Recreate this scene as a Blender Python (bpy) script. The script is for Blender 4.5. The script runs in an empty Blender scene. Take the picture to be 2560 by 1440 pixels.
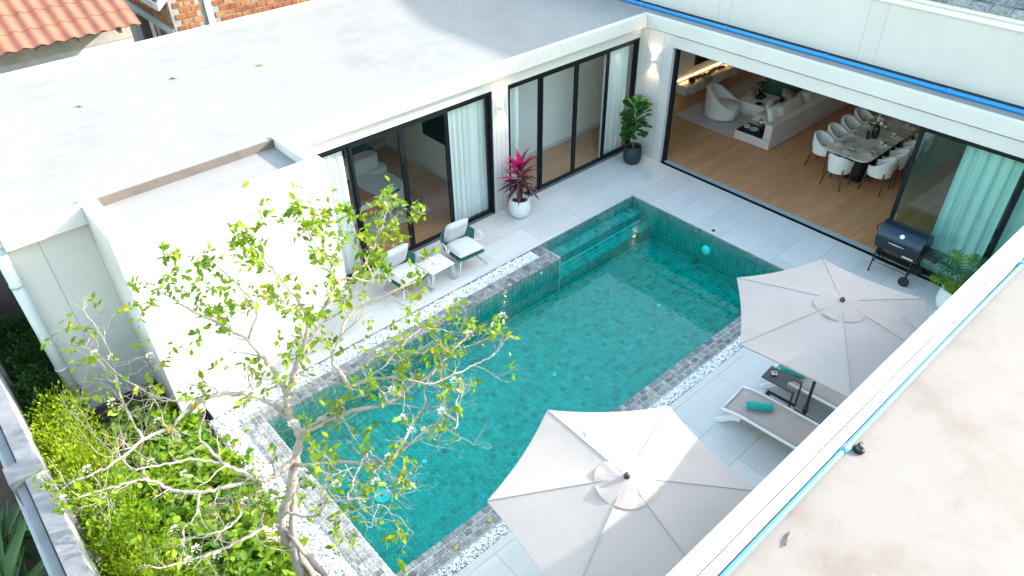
import bpy, bmesh, math, random
import numpy as np
from mathutils import Vector, Matrix, Euler
rad = math.radians
SC = bpy.context.scene
COL = SC.collection

# ------------------------------------------------------------------ camera
cd = bpy.data.cameras.new('camera')
cd.sensor_width = 36.0
cd.lens = 25.595
cd.clip_start, cd.clip_end = 0.05, 500
cam = bpy.data.objects.new('camera', cd)
COL.objects.link(cam)
_r = Vector((-0.74555475, 0.66631813, -0.01297124))
_u = Vector((-0.41605594, -0.45015116, 0.79010214))
_b = Vector((0.52062036, 0.59446117, 0.61283796))
cam.matrix_world = Matrix(((_r.x, _u.x, _b.x, 11.442), (_r.y, _u.y, _b.y, 8.878), (_r.z, _u.z, _b.z, 8.442), (0, 0, 0, 1)))
SC.camera = cam

# ------------------------------------------------------------------ world, sun, exposure
SUN = Vector((-2.05, 0.95, 1.0)).normalized()          # towards the sun
W = bpy.data.worlds.new('World'); SC.world = W; W.use_nodes = True
wn = W.node_tree
sky = wn.nodes.new('ShaderNodeTexSky'); sky.sky_type = 'NISHITA'; sky.sun_disc = False
sky.sun_elevation = math.asin(SUN.z); sky.sun_rotation = math.atan2(SUN.x, SUN.y)
sky.air_density = 2.2; sky.dust_density = 2.3; sky.ozone_density = 2.8
bg = wn.nodes['Background']; bg.inputs['Strength'].default_value = 0.15
wn.links.new(sky.outputs[0], bg.inputs['Color'])
sl = bpy.data.lights.new('sun', 'SUN'); sl.energy = 2.0; sl.angle = rad(0.9); sl.color = (1.0, 0.96, 0.91)
so = bpy.data.objects.new('sun', sl); COL.objects.link(so)
so.rotation_euler = (-SUN).to_track_quat('-Z', 'Y').to_euler(); so.location = (0, 0, 20)
vs = SC.view_settings
vs.view_transform = 'Standard'; vs.look = 'None'; vs.gamma = 1.0; vs.use_curve_mapping = False
vs.exposure = 2.6
SC.render.engine = 'CYCLES'
cy = SC.cycles
cy.use_denoising = True
try: cy.denoiser = 'OPENIMAGEDENOISE'
except Exception: pass
cy.max_bounces = 8; cy.diffuse_bounces = 4; cy.glossy_bounces = 3; cy.transmission_bounces = 4
cy.transparent_max_bounces = 12; cy.volume_bounces = 0
cy.caustics_reflective = False; cy.caustics_refractive = False; cy.sample_clamp_indirect = 6

# ------------------------------------------------------------------ materials
MATS = {}
def _n(nt, t, **kw):
    n = nt.nodes.new(t)
    for k, v in kw.items(): setattr(n, k, v)
    return n
def mat(name, col, rough=0.6, metal=0.0, var=0.0, vscale=4.0, col2=None, bump=0.0, bscale=60.0, spec=0.5, stretch=None, detail=4.0, emit=None, estr=0.0, sheen=0.0, ramp=(0.35, 0.65), subsurf=0.0):
    """plain procedural surface: base colour, noise towards a second colour, fine bump"""
    if name in MATS: return MATS[name]
    m = bpy.data.materials.new(name); m.use_nodes = True; nt = m.node_tree
    b = nt.nodes['Principled BSDF']
    b.inputs['Base Color'].default_value = (*col, 1); b.inputs['Roughness'].default_value = rough
    b.inputs['Metallic'].default_value = metal; b.inputs['Specular IOR Level'].default_value = spec
    if sheen: b.inputs['Sheen Weight'].default_value = sheen
    geo = None
    if var or col2 or bump:
        geo = _n(nt, 'ShaderNodeNewGeometry')
        vec = geo.outputs['Position']
        if stretch:
            mp = _n(nt, 'ShaderNodeMapping'); mp.inputs['Scale'].default_value = stretch
            nt.links.new(vec, mp.inputs['Vector']); vec = mp.outputs[0]
    if var or col2:
        no = _n(nt, 'ShaderNodeTexNoise'); no.inputs['Scale'].default_value = vscale; no.inputs['Detail'].default_value = detail; no.inputs['Roughness'].default_value = 0.6
        nt.links.new(vec, no.inputs['Vector'])
        cr = _n(nt, 'ShaderNodeValToRGB')
        c2 = col2 if col2 else tuple(max(0, c * (1 - var)) for c in col)
        cr.color_ramp.elements[0].position, cr.color_ramp.elements[1].position = ramp
        cr.color_ramp.elements[0].color = (*c2, 1); cr.color_ramp.elements[1].color = (*col, 1)
        nt.links.new(no.outputs['Fac'], cr.inputs['Fac']); nt.links.new(cr.outputs[0], b.inputs['Base Color'])
    if bump:
        n2 = _n(nt, 'ShaderNodeTexNoise'); n2.inputs['Scale'].default_value = bscale; n2.inputs['Detail'].default_value = 3
        nt.links.new(vec, n2.inputs['Vector'])
        bp = _n(nt, 'ShaderNodeBump'); bp.inputs['Strength'].default_value = bump; bp.inputs['Distance'].default_value = 0.01
        nt.links.new(n2.outputs['Fac'], bp.inputs['Height']); nt.links.new(bp.outputs[0], b.inputs['Normal'])
    if emit:
        b.inputs['Emission Color'].default_value = (*emit, 1); b.inputs['Emission Strength'].default_value = estr
    if subsurf:
        b.inputs['Subsurface Weight'].default_value = subsurf
    MATS[name] = m
    return m

def stains(name, base, layers, rough=0.8, bump=0.15, objvar=0.0):
    """plaster or concrete with several stain layers: (colour, scale, lo, hi, amount, stretch)"""
    m = bpy.data.materials.new(name); m.use_nodes = True; nt = m.node_tree
    b = nt.nodes['Principled BSDF']; b.inputs['Roughness'].default_value = rough; b.inputs['Specular IOR Level'].default_value = 0.3
    g = _n(nt, 'ShaderNodeNewGeometry')
    rgb = _n(nt, 'ShaderNodeRGB'); rgb.outputs[0].default_value = (*base, 1); cur = rgb.outputs[0]
    for i, (c, sc, lo, hi, am, st) in enumerate(layers):
        mp = _n(nt, 'ShaderNodeMapping'); mp.inputs['Scale'].default_value = st; mp.inputs['Location'].default_value = (i * 3.7, i * 1.3, 0)
        nt.links.new(g.outputs['Position'], mp.inputs[0])
        no = _n(nt, 'ShaderNodeTexNoise'); no.inputs['Scale'].default_value = sc; no.inputs['Detail'].default_value = 6; no.inputs['Roughness'].default_value = 0.65
        nt.links.new(mp.outputs[0], no.inputs['Vector'])
        mr = _n(nt, 'ShaderNodeMapRange'); mr.inputs[1].default_value = lo; mr.inputs[2].default_value = hi; mr.inputs[4].default_value = am
        nt.links.new(no.outputs['Fac'], mr.inputs[0])
        mx = _n(nt, 'ShaderNodeMix', data_type='RGBA'); mx.inputs['B'].default_value = (*c, 1)
        nt.links.new(mr.outputs[0], mx.inputs['Factor']); nt.links.new(cur, mx.inputs['A']); cur = mx.outputs['Result']
    if objvar:
        oi = _n(nt, 'ShaderNodeObjectInfo'); mo = _n(nt, 'ShaderNodeMapRange'); mo.inputs[3].default_value = 1 - objvar; mo.inputs[4].default_value = 1 + objvar
        nt.links.new(oi.outputs['Random'], mo.inputs[0])
        sv_ = _n(nt, 'ShaderNodeVectorMath', operation='SCALE'); nt.links.new(cur, sv_.inputs[0]); nt.links.new(mo.outputs[0], sv_.inputs['Scale']); cur = sv_.outputs[0]
    nt.links.new(cur, b.inputs['Base Color'])
    n2 = _n(nt, 'ShaderNodeTexNoise'); n2.inputs['Scale'].default_value = 35; n2.inputs['Detail'].default_value = 5
    nt.links.new(g.outputs['Position'], n2.inputs['Vector'])
    bp = _n(nt, 'ShaderNodeBump'); bp.inputs['Strength'].default_value = bump; bp.inputs['Distance'].default_value = 0.01
    nt.links.new(n2.outputs['Fac'], bp.inputs['Height']); nt.links.new(bp.outputs[0], b.inputs['Normal'])
    MATS[name] = m
    return m

def tilemat(name, cols, pitch, rough=0.45, marble=0.5):
    """stone tile: colour picked per tile from its place in the grid, plus veins inside the tile"""
    m = bpy.data.materials.new(name); m.use_nodes = True; nt = m.node_tree
    b = nt.nodes['Principled BSDF']; b.inputs['Roughness'].default_value = rough
    g = _n(nt, 'ShaderNodeNewGeometry')
    sc = _n(nt, 'ShaderNodeVectorMath', operation='MULTIPLY'); sc.inputs[1].default_value = (1 / pitch[0], 1 / pitch[1], 1 / pitch[2])
    of = _n(nt, 'ShaderNodeVectorMath', operation='ADD'); of.inputs[1].default_value = pitch[3]
    nt.links.new(g.outputs['Position'], of.inputs[0]); nt.links.new(of.outputs[0], sc.inputs[0])
    fl = _n(nt, 'ShaderNodeVectorMath', operation='FLOOR'); nt.links.new(sc.outputs[0], fl.inputs[0])
    wh = _n(nt, 'ShaderNodeTexWhiteNoise', noise_dimensions='3D'); nt.links.new(fl.outputs[0], wh.inputs['Vector'])
    cr = _n(nt, 'ShaderNodeValToRGB'); el = cr.color_ramp.elements
    while len(el) < len(cols): el.new(0.5)
    for i, (p, c) in enumerate(cols): el[i].position = p; el[i].color = (*c, 1)
    nt.links.new(wh.outputs['Value'], cr.inputs['Fac'])
    no = _n(nt, 'ShaderNodeTexNoise'); no.inputs['Scale'].default_value = 14; no.inputs['Detail'].default_value = 5; no.inputs['Distortion'].default_value = 1.2
    ad = _n(nt, 'ShaderNodeVectorMath', operation='ADD'); nt.links.new(g.outputs['Position'], ad.inputs[0])
    nt.links.new(wh.outputs['Color'], ad.inputs[1]); nt.links.new(ad.outputs[0], no.inputs['Vector'])
    mr = _n(nt, 'ShaderNodeMapRange'); mr.inputs[1].default_value = 0.35; mr.inputs[2].default_value = 0.7; mr.inputs[3].default_value = 1 - marble * 0.5; mr.inputs[4].default_value = 1 + marble * 0.5
    nt.links.new(no.outputs['Fac'], mr.inputs[0])
    mx = _n(nt, 'ShaderNodeVectorMath', operation='SCALE'); nt.links.new(cr.outputs[0], mx.inputs[0]); nt.links.new(mr.outputs[0], mx.inputs['Scale'])
    nt.links.new(mx.outputs[0], b.inputs['Base Color'])
    MATS[name] = m
    return m

def leafmat(name, c1, c2, rough=0.45, scale=9.0, trans=0.35, yellow=None):
    m = bpy.data.materials.new(name); m.use_nodes = True; nt = m.node_tree
    b = nt.nodes['Principled BSDF']; b.inputs['Roughness'].default_value = rough
    g = _n(nt, 'ShaderNodeNewGeometry')
    wh = _n(nt, 'ShaderNodeMath', operation='MULTIPLY'); wh.inputs[1].default_value = 1.0
    nt.links.new(g.outputs['Random Per Island'], wh.inputs[0])
    cr = _n(nt, 'ShaderNodeValToRGB'); el = cr.color_ramp.elements
    el[0].color = (*c1, 1); el[1].color = (*c2, 1)
    if yellow:
        e = el.new(0.93); e.color = (*c2, 1); e = el.new(0.97); e.color = (*yellow, 1); el[-1].color = (*yellow, 1)
    no = _n(nt, 'ShaderNodeTexNoise'); no.inputs['Scale'].default_value = scale
    nt.links.new(g.outputs['Position'], no.inputs['Vector'])
    ad = _n(nt, 'ShaderNodeMath', operation='ADD'); nt.links.new(wh.outputs[0], ad.inputs[0])
    mr = _n(nt, 'ShaderNodeMapRange'); mr.inputs[3].default_value = -0.2; mr.inputs[4].default_value = 0.2
    nt.links.new(no.outputs['Fac'], mr.inputs[0]); nt.links.new(mr.outputs[0], ad.inputs[1])
    nt.links.new(ad.outputs[0], cr.inputs['Fac']); nt.links.new(cr.outputs[0], b.inputs['Base Color'])
    tr = _n(nt, 'ShaderNodeBsdfTranslucent'); nt.links.new(cr.outputs[0], tr.inputs['Color'])
    ms = _n(nt, 'ShaderNodeMixShader'); ms.inputs[0].default_value = trans
    out = nt.nodes['Material Output']
    nt.links.new(b.outputs[0], ms.inputs[1]); nt.links.new(tr.outputs[0], ms.inputs[2]); nt.links.new(ms.outputs[0], out.inputs['Surface'])
    MATS[name] = m
    return m

def glassmat(name, tint=(0.93, 0.97, 0.96), ior=1.5, rough=0.0, bump=None, volume=None):
    """clear sheet: tinted transparency with a Fresnel reflection"""
    m = bpy.data.materials.new(name); m.use_nodes = True; nt = m.node_tree; nt.nodes.clear()
    out = _n(nt, 'ShaderNodeOutputMaterial')
    tr = _n(nt, 'ShaderNodeBsdfTransparent'); tr.inputs[0].default_value = (*tint, 1)
    gl = _n(nt, 'ShaderNodeBsdfGlossy'); gl.inputs['Roughness'].default_value = rough; gl.inputs['Color'].default_value = (1, 1, 1, 1)
    fr = _n(nt, 'ShaderNodeFresnel')
    gb = _n(nt, 'ShaderNodeNewGeometry'); im = _n(nt, 'ShaderNodeMapRange')      # thin sheet: the same reflection from both faces
    im.inputs[3].default_value = ior; im.inputs[4].default_value = 1 / ior
    nt.links.new(gb.outputs['Backfacing'], im.inputs[0]); nt.links.new(im.outputs[0], fr.inputs[0])
    ms = _n(nt, 'ShaderNodeMixShader')
    nt.links.new(fr.outputs[0], ms.inputs[0]); nt.links.new(tr.outputs[0], ms.inputs[1]); nt.links.new(gl.outputs[0], ms.inputs[2])
    nt.links.new(ms.outputs[0], out.inputs['Surface'])
    if bump:
        g = _n(nt, 'ShaderNodeNewGeometry')
        no = _n(nt, 'ShaderNodeTexNoise'); no.inputs['Scale'].default_value = bump[0]; no.inputs['Detail'].default_value = 2
        nt.links.new(g.outputs['Position'], no.inputs['Vector'])
        bp = _n(nt, 'ShaderNodeBump'); bp.inputs['Strength'].default_value = bump[1]; bp.inputs['Distance'].default_value = 0.02
        nt.links.new(no.outputs['Fac'], bp.inputs['Height']); nt.links.new(bp.outputs[0], gl.inputs['Normal']); nt.links.new(bp.outputs[0], fr.inputs['Normal'])
    if volume:
        va = _n(nt, 'ShaderNodeVolumeAbsorption'); va.inputs['Color'].default_value = (*volume[0], 1); va.inputs['Density'].default_value = volume[1]
        nt.links.new(va.outputs[0], out.inputs['Volume'])
    MATS[name] = m
    return m

def woodfloor(name, c1, c2, plank=(1.6, 0.16)):
    m = bpy.data.materials.new(name); m.use_nodes = True; nt = m.node_tree
    b = nt.nodes['Principled BSDF']; b.inputs['Roughness'].default_value = 0.42
    g = _n(nt, 'ShaderNodeNewGeometry')
    br = _n(nt, 'ShaderNodeTexBrick'); br.inputs['Scale'].default_value = 1.0
    br.inputs['Brick Width'].default_value = plank[0]; br.inputs['Row Height'].default_value = plank[1]; br.inputs['Mortar Size'].default_value = 0.002
    br.inputs['Color1'].default_value = (*c1, 1); br.inputs['Color2'].default_value = (*c2, 1); br.inputs['Mortar'].default_value = tuple(x * 0.5 for x in c2) + (1,)
    nt.links.new(g.outputs['Position'], br.inputs['Vector'])
    mp = _n(nt, 'ShaderNodeMapping'); mp.inputs['Scale'].default_value = (1.2, 22, 1)
    nt.links.new(g.outputs['Position'], mp.inputs[0])
    no = _n(nt, 'ShaderNodeTexNoise'); no.inputs['Scale'].default_value = 2.2; no.inputs['Detail'].default_value = 7
    nt.links.new(mp.outputs[0], no.inputs['Vector'])
    mr = _n(nt, 'ShaderNodeMapRange'); mr.inputs[1].default_value = 0.3; mr.inputs[2].default_value = 0.7; mr.inputs[3].default_value = 0.78; mr.inputs[4].default_value = 1.18
    nt.links.new(no.outputs['Fac'], mr.inputs[0])
    mx = _n(nt, 'ShaderNodeVectorMath', operation='SCALE'); nt.links.new(br.outputs['Color'], mx.inputs[0]); nt.links.new(mr.outputs[0], mx.inputs['Scale'])
    nt.links.new(mx.outputs[0], b.inputs['Base Color'])
    MATS[name] = m
    return m

WHITE = stains('white_render', (0.565, 0.56, 0.555), [((0.50, 0.495, 0.485), 1.1, 0.42, 0.72, 0.6, (1, 1, 1)), ((0.43, 0.42, 0.40), 5.0, 0.60, 0.80, 0.35, (1, 1, 0.12)), ((0.40, 0.39, 0.37), 16.0, 0.66, 0.80, 0.25, (1, 1, 1))], 0.75, 0.06)
WHITE2 = mat('white_interior', (0.82, 0.81, 0.79), 0.8)
CEIL = mat('ceiling_white', (0.86, 0.86, 0.85), 0.9)
ROOFC = stains('roof_screed', (0.232, 0.221, 0.213), [((0.188, 0.177, 0.168), 0.8, 0.48, 0.74, 0.75, (1, 1, 1)), ((0.165, 0.162, 0.16), 1.6, 0.55, 0.8, 0.4, (1, 2.5, 1)), ((0.265, 0.252, 0.241), 3.0, 0.5, 0.7, 0.6, (1, 1, 1)), ((0.14, 0.13, 0.125), 9.0, 0.66, 0.78, 0.25, (1, 1, 1))])
ROOFR = stains('roof_screed_warm', (0.21, 0.184, 0.168), [((0.150, 0.118, 0.095), 0.9, 0.48, 0.70, 0.75, (1, 1, 1)), ((0.22, 0.198, 0.185), 2.2, 0.45, 0.7, 0.7, (1, 1, 1)), ((0.105, 0.088, 0.075), 5.0, 0.6, 0.8, 0.35, (1, 2, 1)), ((0.09, 0.075, 0.065), 14.0, 0.64, 0.78, 0.4, (1, 1, 1))])
RAWC = stains('raw_concrete', (0.36, 0.33, 0.30), [((0.24, 0.22, 0.20), 2.0, 0.45, 0.7, 0.7, (1, 1, 1)), ((0.45, 0.42, 0.39), 6.0, 0.5, 0.75, 0.6, (1, 1, 1))])
GREYC = stains('grey_cement', (0.42, 0.43, 0.43), [((0.28, 0.29, 0.29), 1.2, 0.45, 0.7, 0.7, (1, 1, 1)), ((0.52, 0.51, 0.49), 4.0, 0.5, 0.7, 0.6, (1, 1, 1))])
DECK = stains('deck_porcelain', (0.56, 0.54, 0.515), [((0.53, 0.52, 0.51), 0.9, 0.45, 0.7, 0.8, (0.5, 2.2, 1)), ((0.62, 0.60, 0.575), 1.6, 0.5, 0.68, 0.7, (0.4, 3.5, 1)), ((0.48, 0.47, 0.46), 3.0, 0.58, 0.66, 0.35, (0.35, 4.0, 1))], rough=0.42, bump=0.03, objvar=0.055)
JOINT = mat('deck_joint', (0.30, 0.30, 0.30), 0.9)
BLACK = mat('black_aluminium', (0.007, 0.010, 0.012), 0.4, spec=0.2)
GLASS = glassmat('window_glass')
GREEN_GLASS = glassmat('tinted_door_glass', (0.56, 0.84, 0.78), 1.7)
WATER = glassmat('pool_water', (1, 1, 1), 1.33, 0.02, (2.2, 0.10), ((0.0, 0.955, 0.928), 2.5))
POOLT = tilemat('pool_stone_tile', [(0.0, (0.11, 0.18, 0.165)), (0.14, (0.165, 0.25, 0.23)), (0.5, (0.20, 0.29, 0.275)), (1.0, (0.255, 0.345, 0.325))], (0.0995, 0.0995, 0.104, (0.0, -0.607 + 0.0995, 0.84 + 0.02)), 0.4, 0.35)
COPT = tilemat('coping_stone_tile', [(0.0, (0.11, 0.112, 0.108)), (0.2, (0.185, 0.186, 0.175)), (0.65, (0.245, 0.242, 0.23)), (1.0, (0.31, 0.305, 0.29))], (0.0995, 0.1013, 5.0, (0.0, -4.067, 2.5)), 0.55, 0.7)
GROUT = mat('tile_grout', (0.72, 0.79, 0.77), 0.9)
WOOD = woodfloor('oak_floor', (0.46, 0.222, 0.102), (0.54, 0.272, 0.13))
PEB = mat('white_pebble', (0.78, 0.78, 0.77), 0.6, var=0.12, vscale=40)
SOIL = stains('dark_soil', (0.07, 0.048, 0.038), [((0.035, 0.026, 0.022), 3.0, 0.4, 0.7, 0.8, (1, 1, 1)), ((0.16, 0.12, 0.09), 22.0, 0.6, 0.75, 0.6, (1, 1, 1))], 0.95, 0.8)
# ------------------------------------------------------------------ mesh helpers
def catmull(pts, n=5):
    P = [Vector(p) for p in pts]
    if len(P) < 3: return P
    out = []
    Q = [P[0] * 2 - P[1]] + P + [P[-1] * 2 - P[-2]]
    for i in range(1, len(Q) - 2):
        a, b, c, d = Q[i - 1], Q[i], Q[i + 1], Q[i + 2]
        for k in range(n):
            t = k / n
            out.append(0.5 * ((2 * b) + (c - a) * t + (2 * a - 5 * b + 4 * c - d) * t * t + (3 * b - a - 3 * c + d) * t ** 3))
    out.append(P[-1])
    return out

class MB:
    """collects shapes; build() links them as ONE mesh object"""
    def __init__(s): s.v = []; s.f = []; s.sm = []
    def add(s, vs, fs, smooth=False):
        o = len(s.v); s.v += [tuple(x) for x in vs]; s.f += [tuple(i + o for i in f) for f in fs]; s.sm += [smooth] * len(fs)
        return s
    def box(s, x0, x1, y0, y1, z0, z1, M=None):
        vs = [(x0, y0, z0), (x1, y0, z0), (x1, y1, z0), (x0, y1, z0), (x0, y0, z1), (x1, y0, z1), (x1, y1, z1), (x0, y1, z1)]
        if M: vs = [M @ Vector(v) for v in vs]
        return s.add(vs, [(0, 3, 2, 1), (4, 5, 6, 7), (0, 1, 5, 4), (1, 2, 6, 5), (2, 3, 7, 6), (3, 0, 4, 7)])
    def prism(s, pts, z0, z1, M=None):
        n = len(pts)
        vs = [Vector((p[0], p[1], z0)) for p in pts] + [Vector((p[0], p[1], z1)) for p in pts]
        if M: vs = [M @ v for v in vs]
        return s.add(vs, [tuple(range(n))[::-1], tuple(range(n, 2 * n))] + [(i, (i + 1) % n, n + (i + 1) % n, n + i) for i in range(n)])
    def tube(s, pts, r, sides=8, cap=True, smooth=True, closed=False):
        P = [Vector(p) for p in pts]; n = len(P)
        rs = r if isinstance(r, (list, tuple)) else [r] * n
        vs = []; fs = []
        prev = None
        for i, p in enumerate(P):
            if closed: t = P[(i + 1) % n] - P[i - 1]
            else: t = P[min(i + 1, n - 1)] - P[max(i - 1, 0)]
            if t.length < 1e-9: t = Vector((0, 0, 1))
            t.normalize()
            if prev is None:
                a = Vector((0, 0, 1)) if abs(t.z) < 0.9 else Vector((1, 0, 0))
                u = t.cross(a).normalized()
            else:
                u = (prev - t * prev.dot(t))
                u = u.normalized() if u.length > 1e-6 else t.orthogonal().normalized()
            prev = u; w = t.cross(u)
            for k in range(sides):
                an = 2 * math.pi * k / sides
                vs.append(p + (u * math.cos(an) + w * math.sin(an)) * rs[i])
        m = n if closed else n - 1
        for i in range(m):
            j = (i + 1) % n
            for k in range(sides):
                k2 = (k + 1) % sides
                fs.append((i * sides + k, i * sides + k2, j * sides + k2, j * sides + k))
        s.add(vs, fs, smooth)
        if cap and not closed:
            o = len(s.v) - len(vs)
            s.f += [tuple(o + k for k in range(sides))[::-1], tuple(o + (n - 1) * sides + k for k in range(sides))]; s.sm += [False, False]
        return s
    def lathe(s, prof, segs=24, c=(0, 0), smooth=True, M=None):
        vs = []; fs = []
        for r, z in prof:
            for k in range(segs):
                a = 2 * math.pi * k / segs
                v = Vector((c[0] + r * math.cos(a), c[1] + r * math.sin(a), z)); vs.append(M @ v if M else v)
        for i in range(len(prof) - 1):
            for k in range(segs):
                k2 = (k + 1) % segs
                fs.append((i * segs + k, i * segs + k2, (i + 1) * segs + k2, (i + 1) * segs + k))
        s.add(vs, fs, smooth)
        o = len(s.v) - len(vs)
        if prof[0][0] > 1e-4: s.f.append(tuple(o + k for k in range(segs))[::-1]); s.sm.append(False)
        if prof[-1][0] > 1e-4: s.f.append(tuple(o + (len(prof) - 1) * segs + k for k in range(segs))); s.sm.append(False)
        return s
    def grid(s, rows, smooth=True, close=False):
        n = len(rows[0]); vs = [p for r in rows for p in r]
        fs = []
        for i in range(len(rows) - 1):
            for k in range(n if close else n - 1):
                k2 = (k + 1) % n
                fs.append((i * n + k, i * n + k2, (i + 1) * n + k2, (i + 1) * n + k))
        return s.add(vs, fs, smooth)
    def blob(s, c, r, seed=0, rough=0.15, sub=2, squash=(1, 1, 1)):
        rnd = random.Random(seed)
        bm = bmesh.new(); bmesh.ops.create_icosphere(bm, subdivisions=sub, radius=1.0)
        ph = [rnd.uniform(0, 6.28) for _ in range(6)]
        vs = []
        for v in bm.verts:
            q = v.co; k = 1 + rough * (math.sin(q.x * 3 + ph[0]) * math.sin(q.y * 3 + ph[1]) + 0.6 * math.sin(q.z * 5 + ph[2]) * math.sin(q.x * 4 + ph[3]))
            vs.append((c[0] + q.x * r * k * squash[0], c[1] + q.y * r * k * squash[1], c[2] + q.z * r * k * squash[2]))
        fs = [tuple(v.index for v in f.verts) for f in bm.faces]; bm.free()
        return s.add(vs, fs, True)
    def build(s, name, m, parent=None, bevel=0.0, seg=2, subd=0, solid=0.0):
        me = bpy.data.meshes.new(name); me.from_pydata(s.v, [], s.f); me.update()
        me.polygons.foreach_set('use_smooth', s.sm)
        me.materials.append(m)
        o = bpy.data.objects.new(name, me); COL.objects.link(o)
        if parent is not None: o.parent = parent
        if solid:
            md = o.modifiers.new('solid', 'SOLIDIFY'); md.thickness = solid; md.offset = 0
        if bevel:
            md = o.modifiers.new('bevel', 'BEVEL'); md.width = bevel; md.segments = seg; md.limit_method = 'ANGLE'; md.angle_limit = rad(40)
            md.harden_normals = False
        if subd:
            md = o.modifiers.new('sub', 'SUBSURF'); md.levels = subd; md.render_levels = subd
        return o

def B(*a, M=None): return MB().box(*a, M=M)
def tag(o, label=None, cat=None, group=None, kind=None):
    if label: o['label'] = label
    if cat: o['category'] = cat
    if group: o['group'] = group
    if kind: o['kind'] = kind
    return o
def thing(name, label, cat, loc=(0, 0, 0), rz=0.0, group=None):
    o = bpy.data.objects.new(name, None); COL.objects.link(o); o.empty_display_size = 0.1
    o.location = loc; o.rotation_euler = (0, 0, rz)
    return tag(o, label, cat, group)
def kids(o): return [c for c in bpy.data.objects if c.parent is o]
def dup(root, loc, rz, label):
    r = root.copy(); COL.objects.link(r); r.location = loc; r.rotation_euler = (0, 0, rz); r['label'] = label
    for ch in kids(root):
        c = ch.copy(); COL.objects.link(c); c.parent = r
        for g in kids(ch):
            d = g.copy(); COL.objects.link(d); d.parent = c
    return r
def share(name, me, loc, parent=None, rot=(0, 0, 0), scale=(1, 1, 1)):
    o = bpy.data.objects.new(name, me); COL.objects.link(o); o.location = loc; o.rotation_euler = rot; o.scale = scale
    if parent is not None: o.parent = parent
    return o
def np_mesh(name, V, F, m, parent=None, smooth=False):
    """big meshes from numpy arrays; F is an (n, 3) or (n, 4) index array"""
    me = bpy.data.meshes.new(name); k = F.shape[1]
    me.vertices.add(len(V)); me.vertices.foreach_set('co', V.astype(np.float32).ravel())
    me.loops.add(F.size); me.loops.foreach_set('vertex_index', F.astype(np.int32).ravel())
    me.polygons.add(len(F)); me.polygons.foreach_set('loop_start', np.arange(0, F.size, k, dtype=np.int32))
    me.polygons.foreach_set('loop_total', np.full(len(F), k, dtype=np.int32))
    me.update(calc_edges=True)
    if smooth: me.polygons.foreach_set('use_smooth', np.ones(len(F), dtype=bool))
    me.materials.append(m)
    o = bpy.data.objects.new(name, me); COL.objects.link(o)
    if parent is not None: o.parent = parent
    return o
def scatter(name, unitV, unitF, Ms, m, parent=None, smooth=False):
    """one mesh made of many transformed copies of a small unit shape"""
    U = np.asarray(unitV, float); F = np.asarray(unitF, int); n = len(Ms)
    A = np.array([[list(r) for r in M] for M in Ms], float)
    V = np.einsum('nij,vj->nvi', A[:, :3, :3], U) + A[:, None, :3, 3]
    FF = (F[None] + (np.arange(n) * len(U))[:, None, None]).reshape(-1, F.shape[1])
    return np_mesh(name, V.reshape(-1, 3), FF, m, parent, smooth)
def rotm(*e): return Euler(e).to_matrix().to_4x4()
def TRS(loc, rot=(0, 0, 0), s=1.0):
    sc = (s, s, s) if isinstance(s, (int, float)) else s
    return Matrix.Translation(loc) @ rotm(*rot) @ Matrix.Diagonal((*sc, 1))
def aim(loc, d, roll=0.0, s=1.0):
    """frame whose +Y points along d"""
    q = Vector(d).to_track_quat('Y', 'Z').to_matrix().to_4x4()
    sc = (s, s, s) if isinstance(s, (int, float)) else s
    return Matrix.Translation(loc) @ q @ Matrix.Rotation(roll, 4, 'Y') @ Matrix.Diagonal((*sc, 1))
RND = random.Random(7)

# ------------------------------------------------------------------ ground
g = MB()
g.grid([[(x, y, -0.06) for x in (-90, 9.9, 12.3, 90)] for y in (-90, 90)], False)
# hole over the pool is not needed: the sheet is laid in pieces around the basin
g = MB()
for x0, x1, y0, y1 in ((-120, -0.3, -120, 120), (9.95, 120, -120, 120), (-0.3, 9.95, -120, -0.25), (-0.3, 9.95, 4.62, 120)):
    g.add([(x0, y0, -0.06), (x1, y0, -0.06), (x1, y1, -0.06), (x0, y1, -0.06)], [(0, 1, 2, 3)])
tag(g.build('ground', SOIL), kind='structure')

# ------------------------------------------------------------------ pool
PX, PY0, PY1, PF = 9.267, 0.607, 4.067, -0.84
P = 0.0995
shell = MB()
shell.box(-0.3, PX + 0.2, 0.3, PY1 + 0.25, PF - 0.2, PF - 0.012)             # floor slab
shell.box(-0.3, -0.012, -0.2, PY1 + 0.25, PF - 0.2, -0.03)                   # far wall
shell.box(PX + 0.012, PX + 0.2, 0.3, PY1 + 0.25, PF - 0.2, -0.03)            # near wall
shell.box(-0.012, PX + 0.012, PY1 + 0.012, PY1 + 0.25, PF - 0.2, -0.03)      # right wall
shell.box(2.875 + 0.012, PX + 0.012, 0.28, PY0 - 0.012, PF - 0.012, -0.03)   # left wall
shell.box(-0.012, 2.875, -0.2, -0.012, PF - 0.2, -0.012)                     # recess back wall
shell.box(2.875 + 0.012, 3.2, -0.2, 0.28, -0.5, -0.03)                       # recess end wall
shell.box(-0.012, 2.887, -0.012, 0.288, PF - 0.1, -0.292)                    # upper step
shell.box(-0.012, 2.887, 0.288, 0.595, PF - 0.1, -0.532)                     # lower step
pool = shell.build('pool_basin', GROUT); tag(pool, kind='structure')
TW = P - 0.012
tv = [(-TW / 2, -TW / 2, -0.012), (TW / 2, -TW / 2, -0.012), (TW / 2, TW / 2, -0.012), (-TW / 2, TW / 2, -0.012),
      (-TW / 2, -TW / 2, -0.0015), (TW / 2, -TW / 2, -0.0015), (TW / 2, TW / 2, -0.0015), (-TW / 2, TW / 2, -0.0015)]
t2 = TW / 2 - 0.004
tv += [(-t2, -t2, 0), (t2, -t2, 0), (t2, t2, 0), (-t2, t2, 0)]
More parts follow.
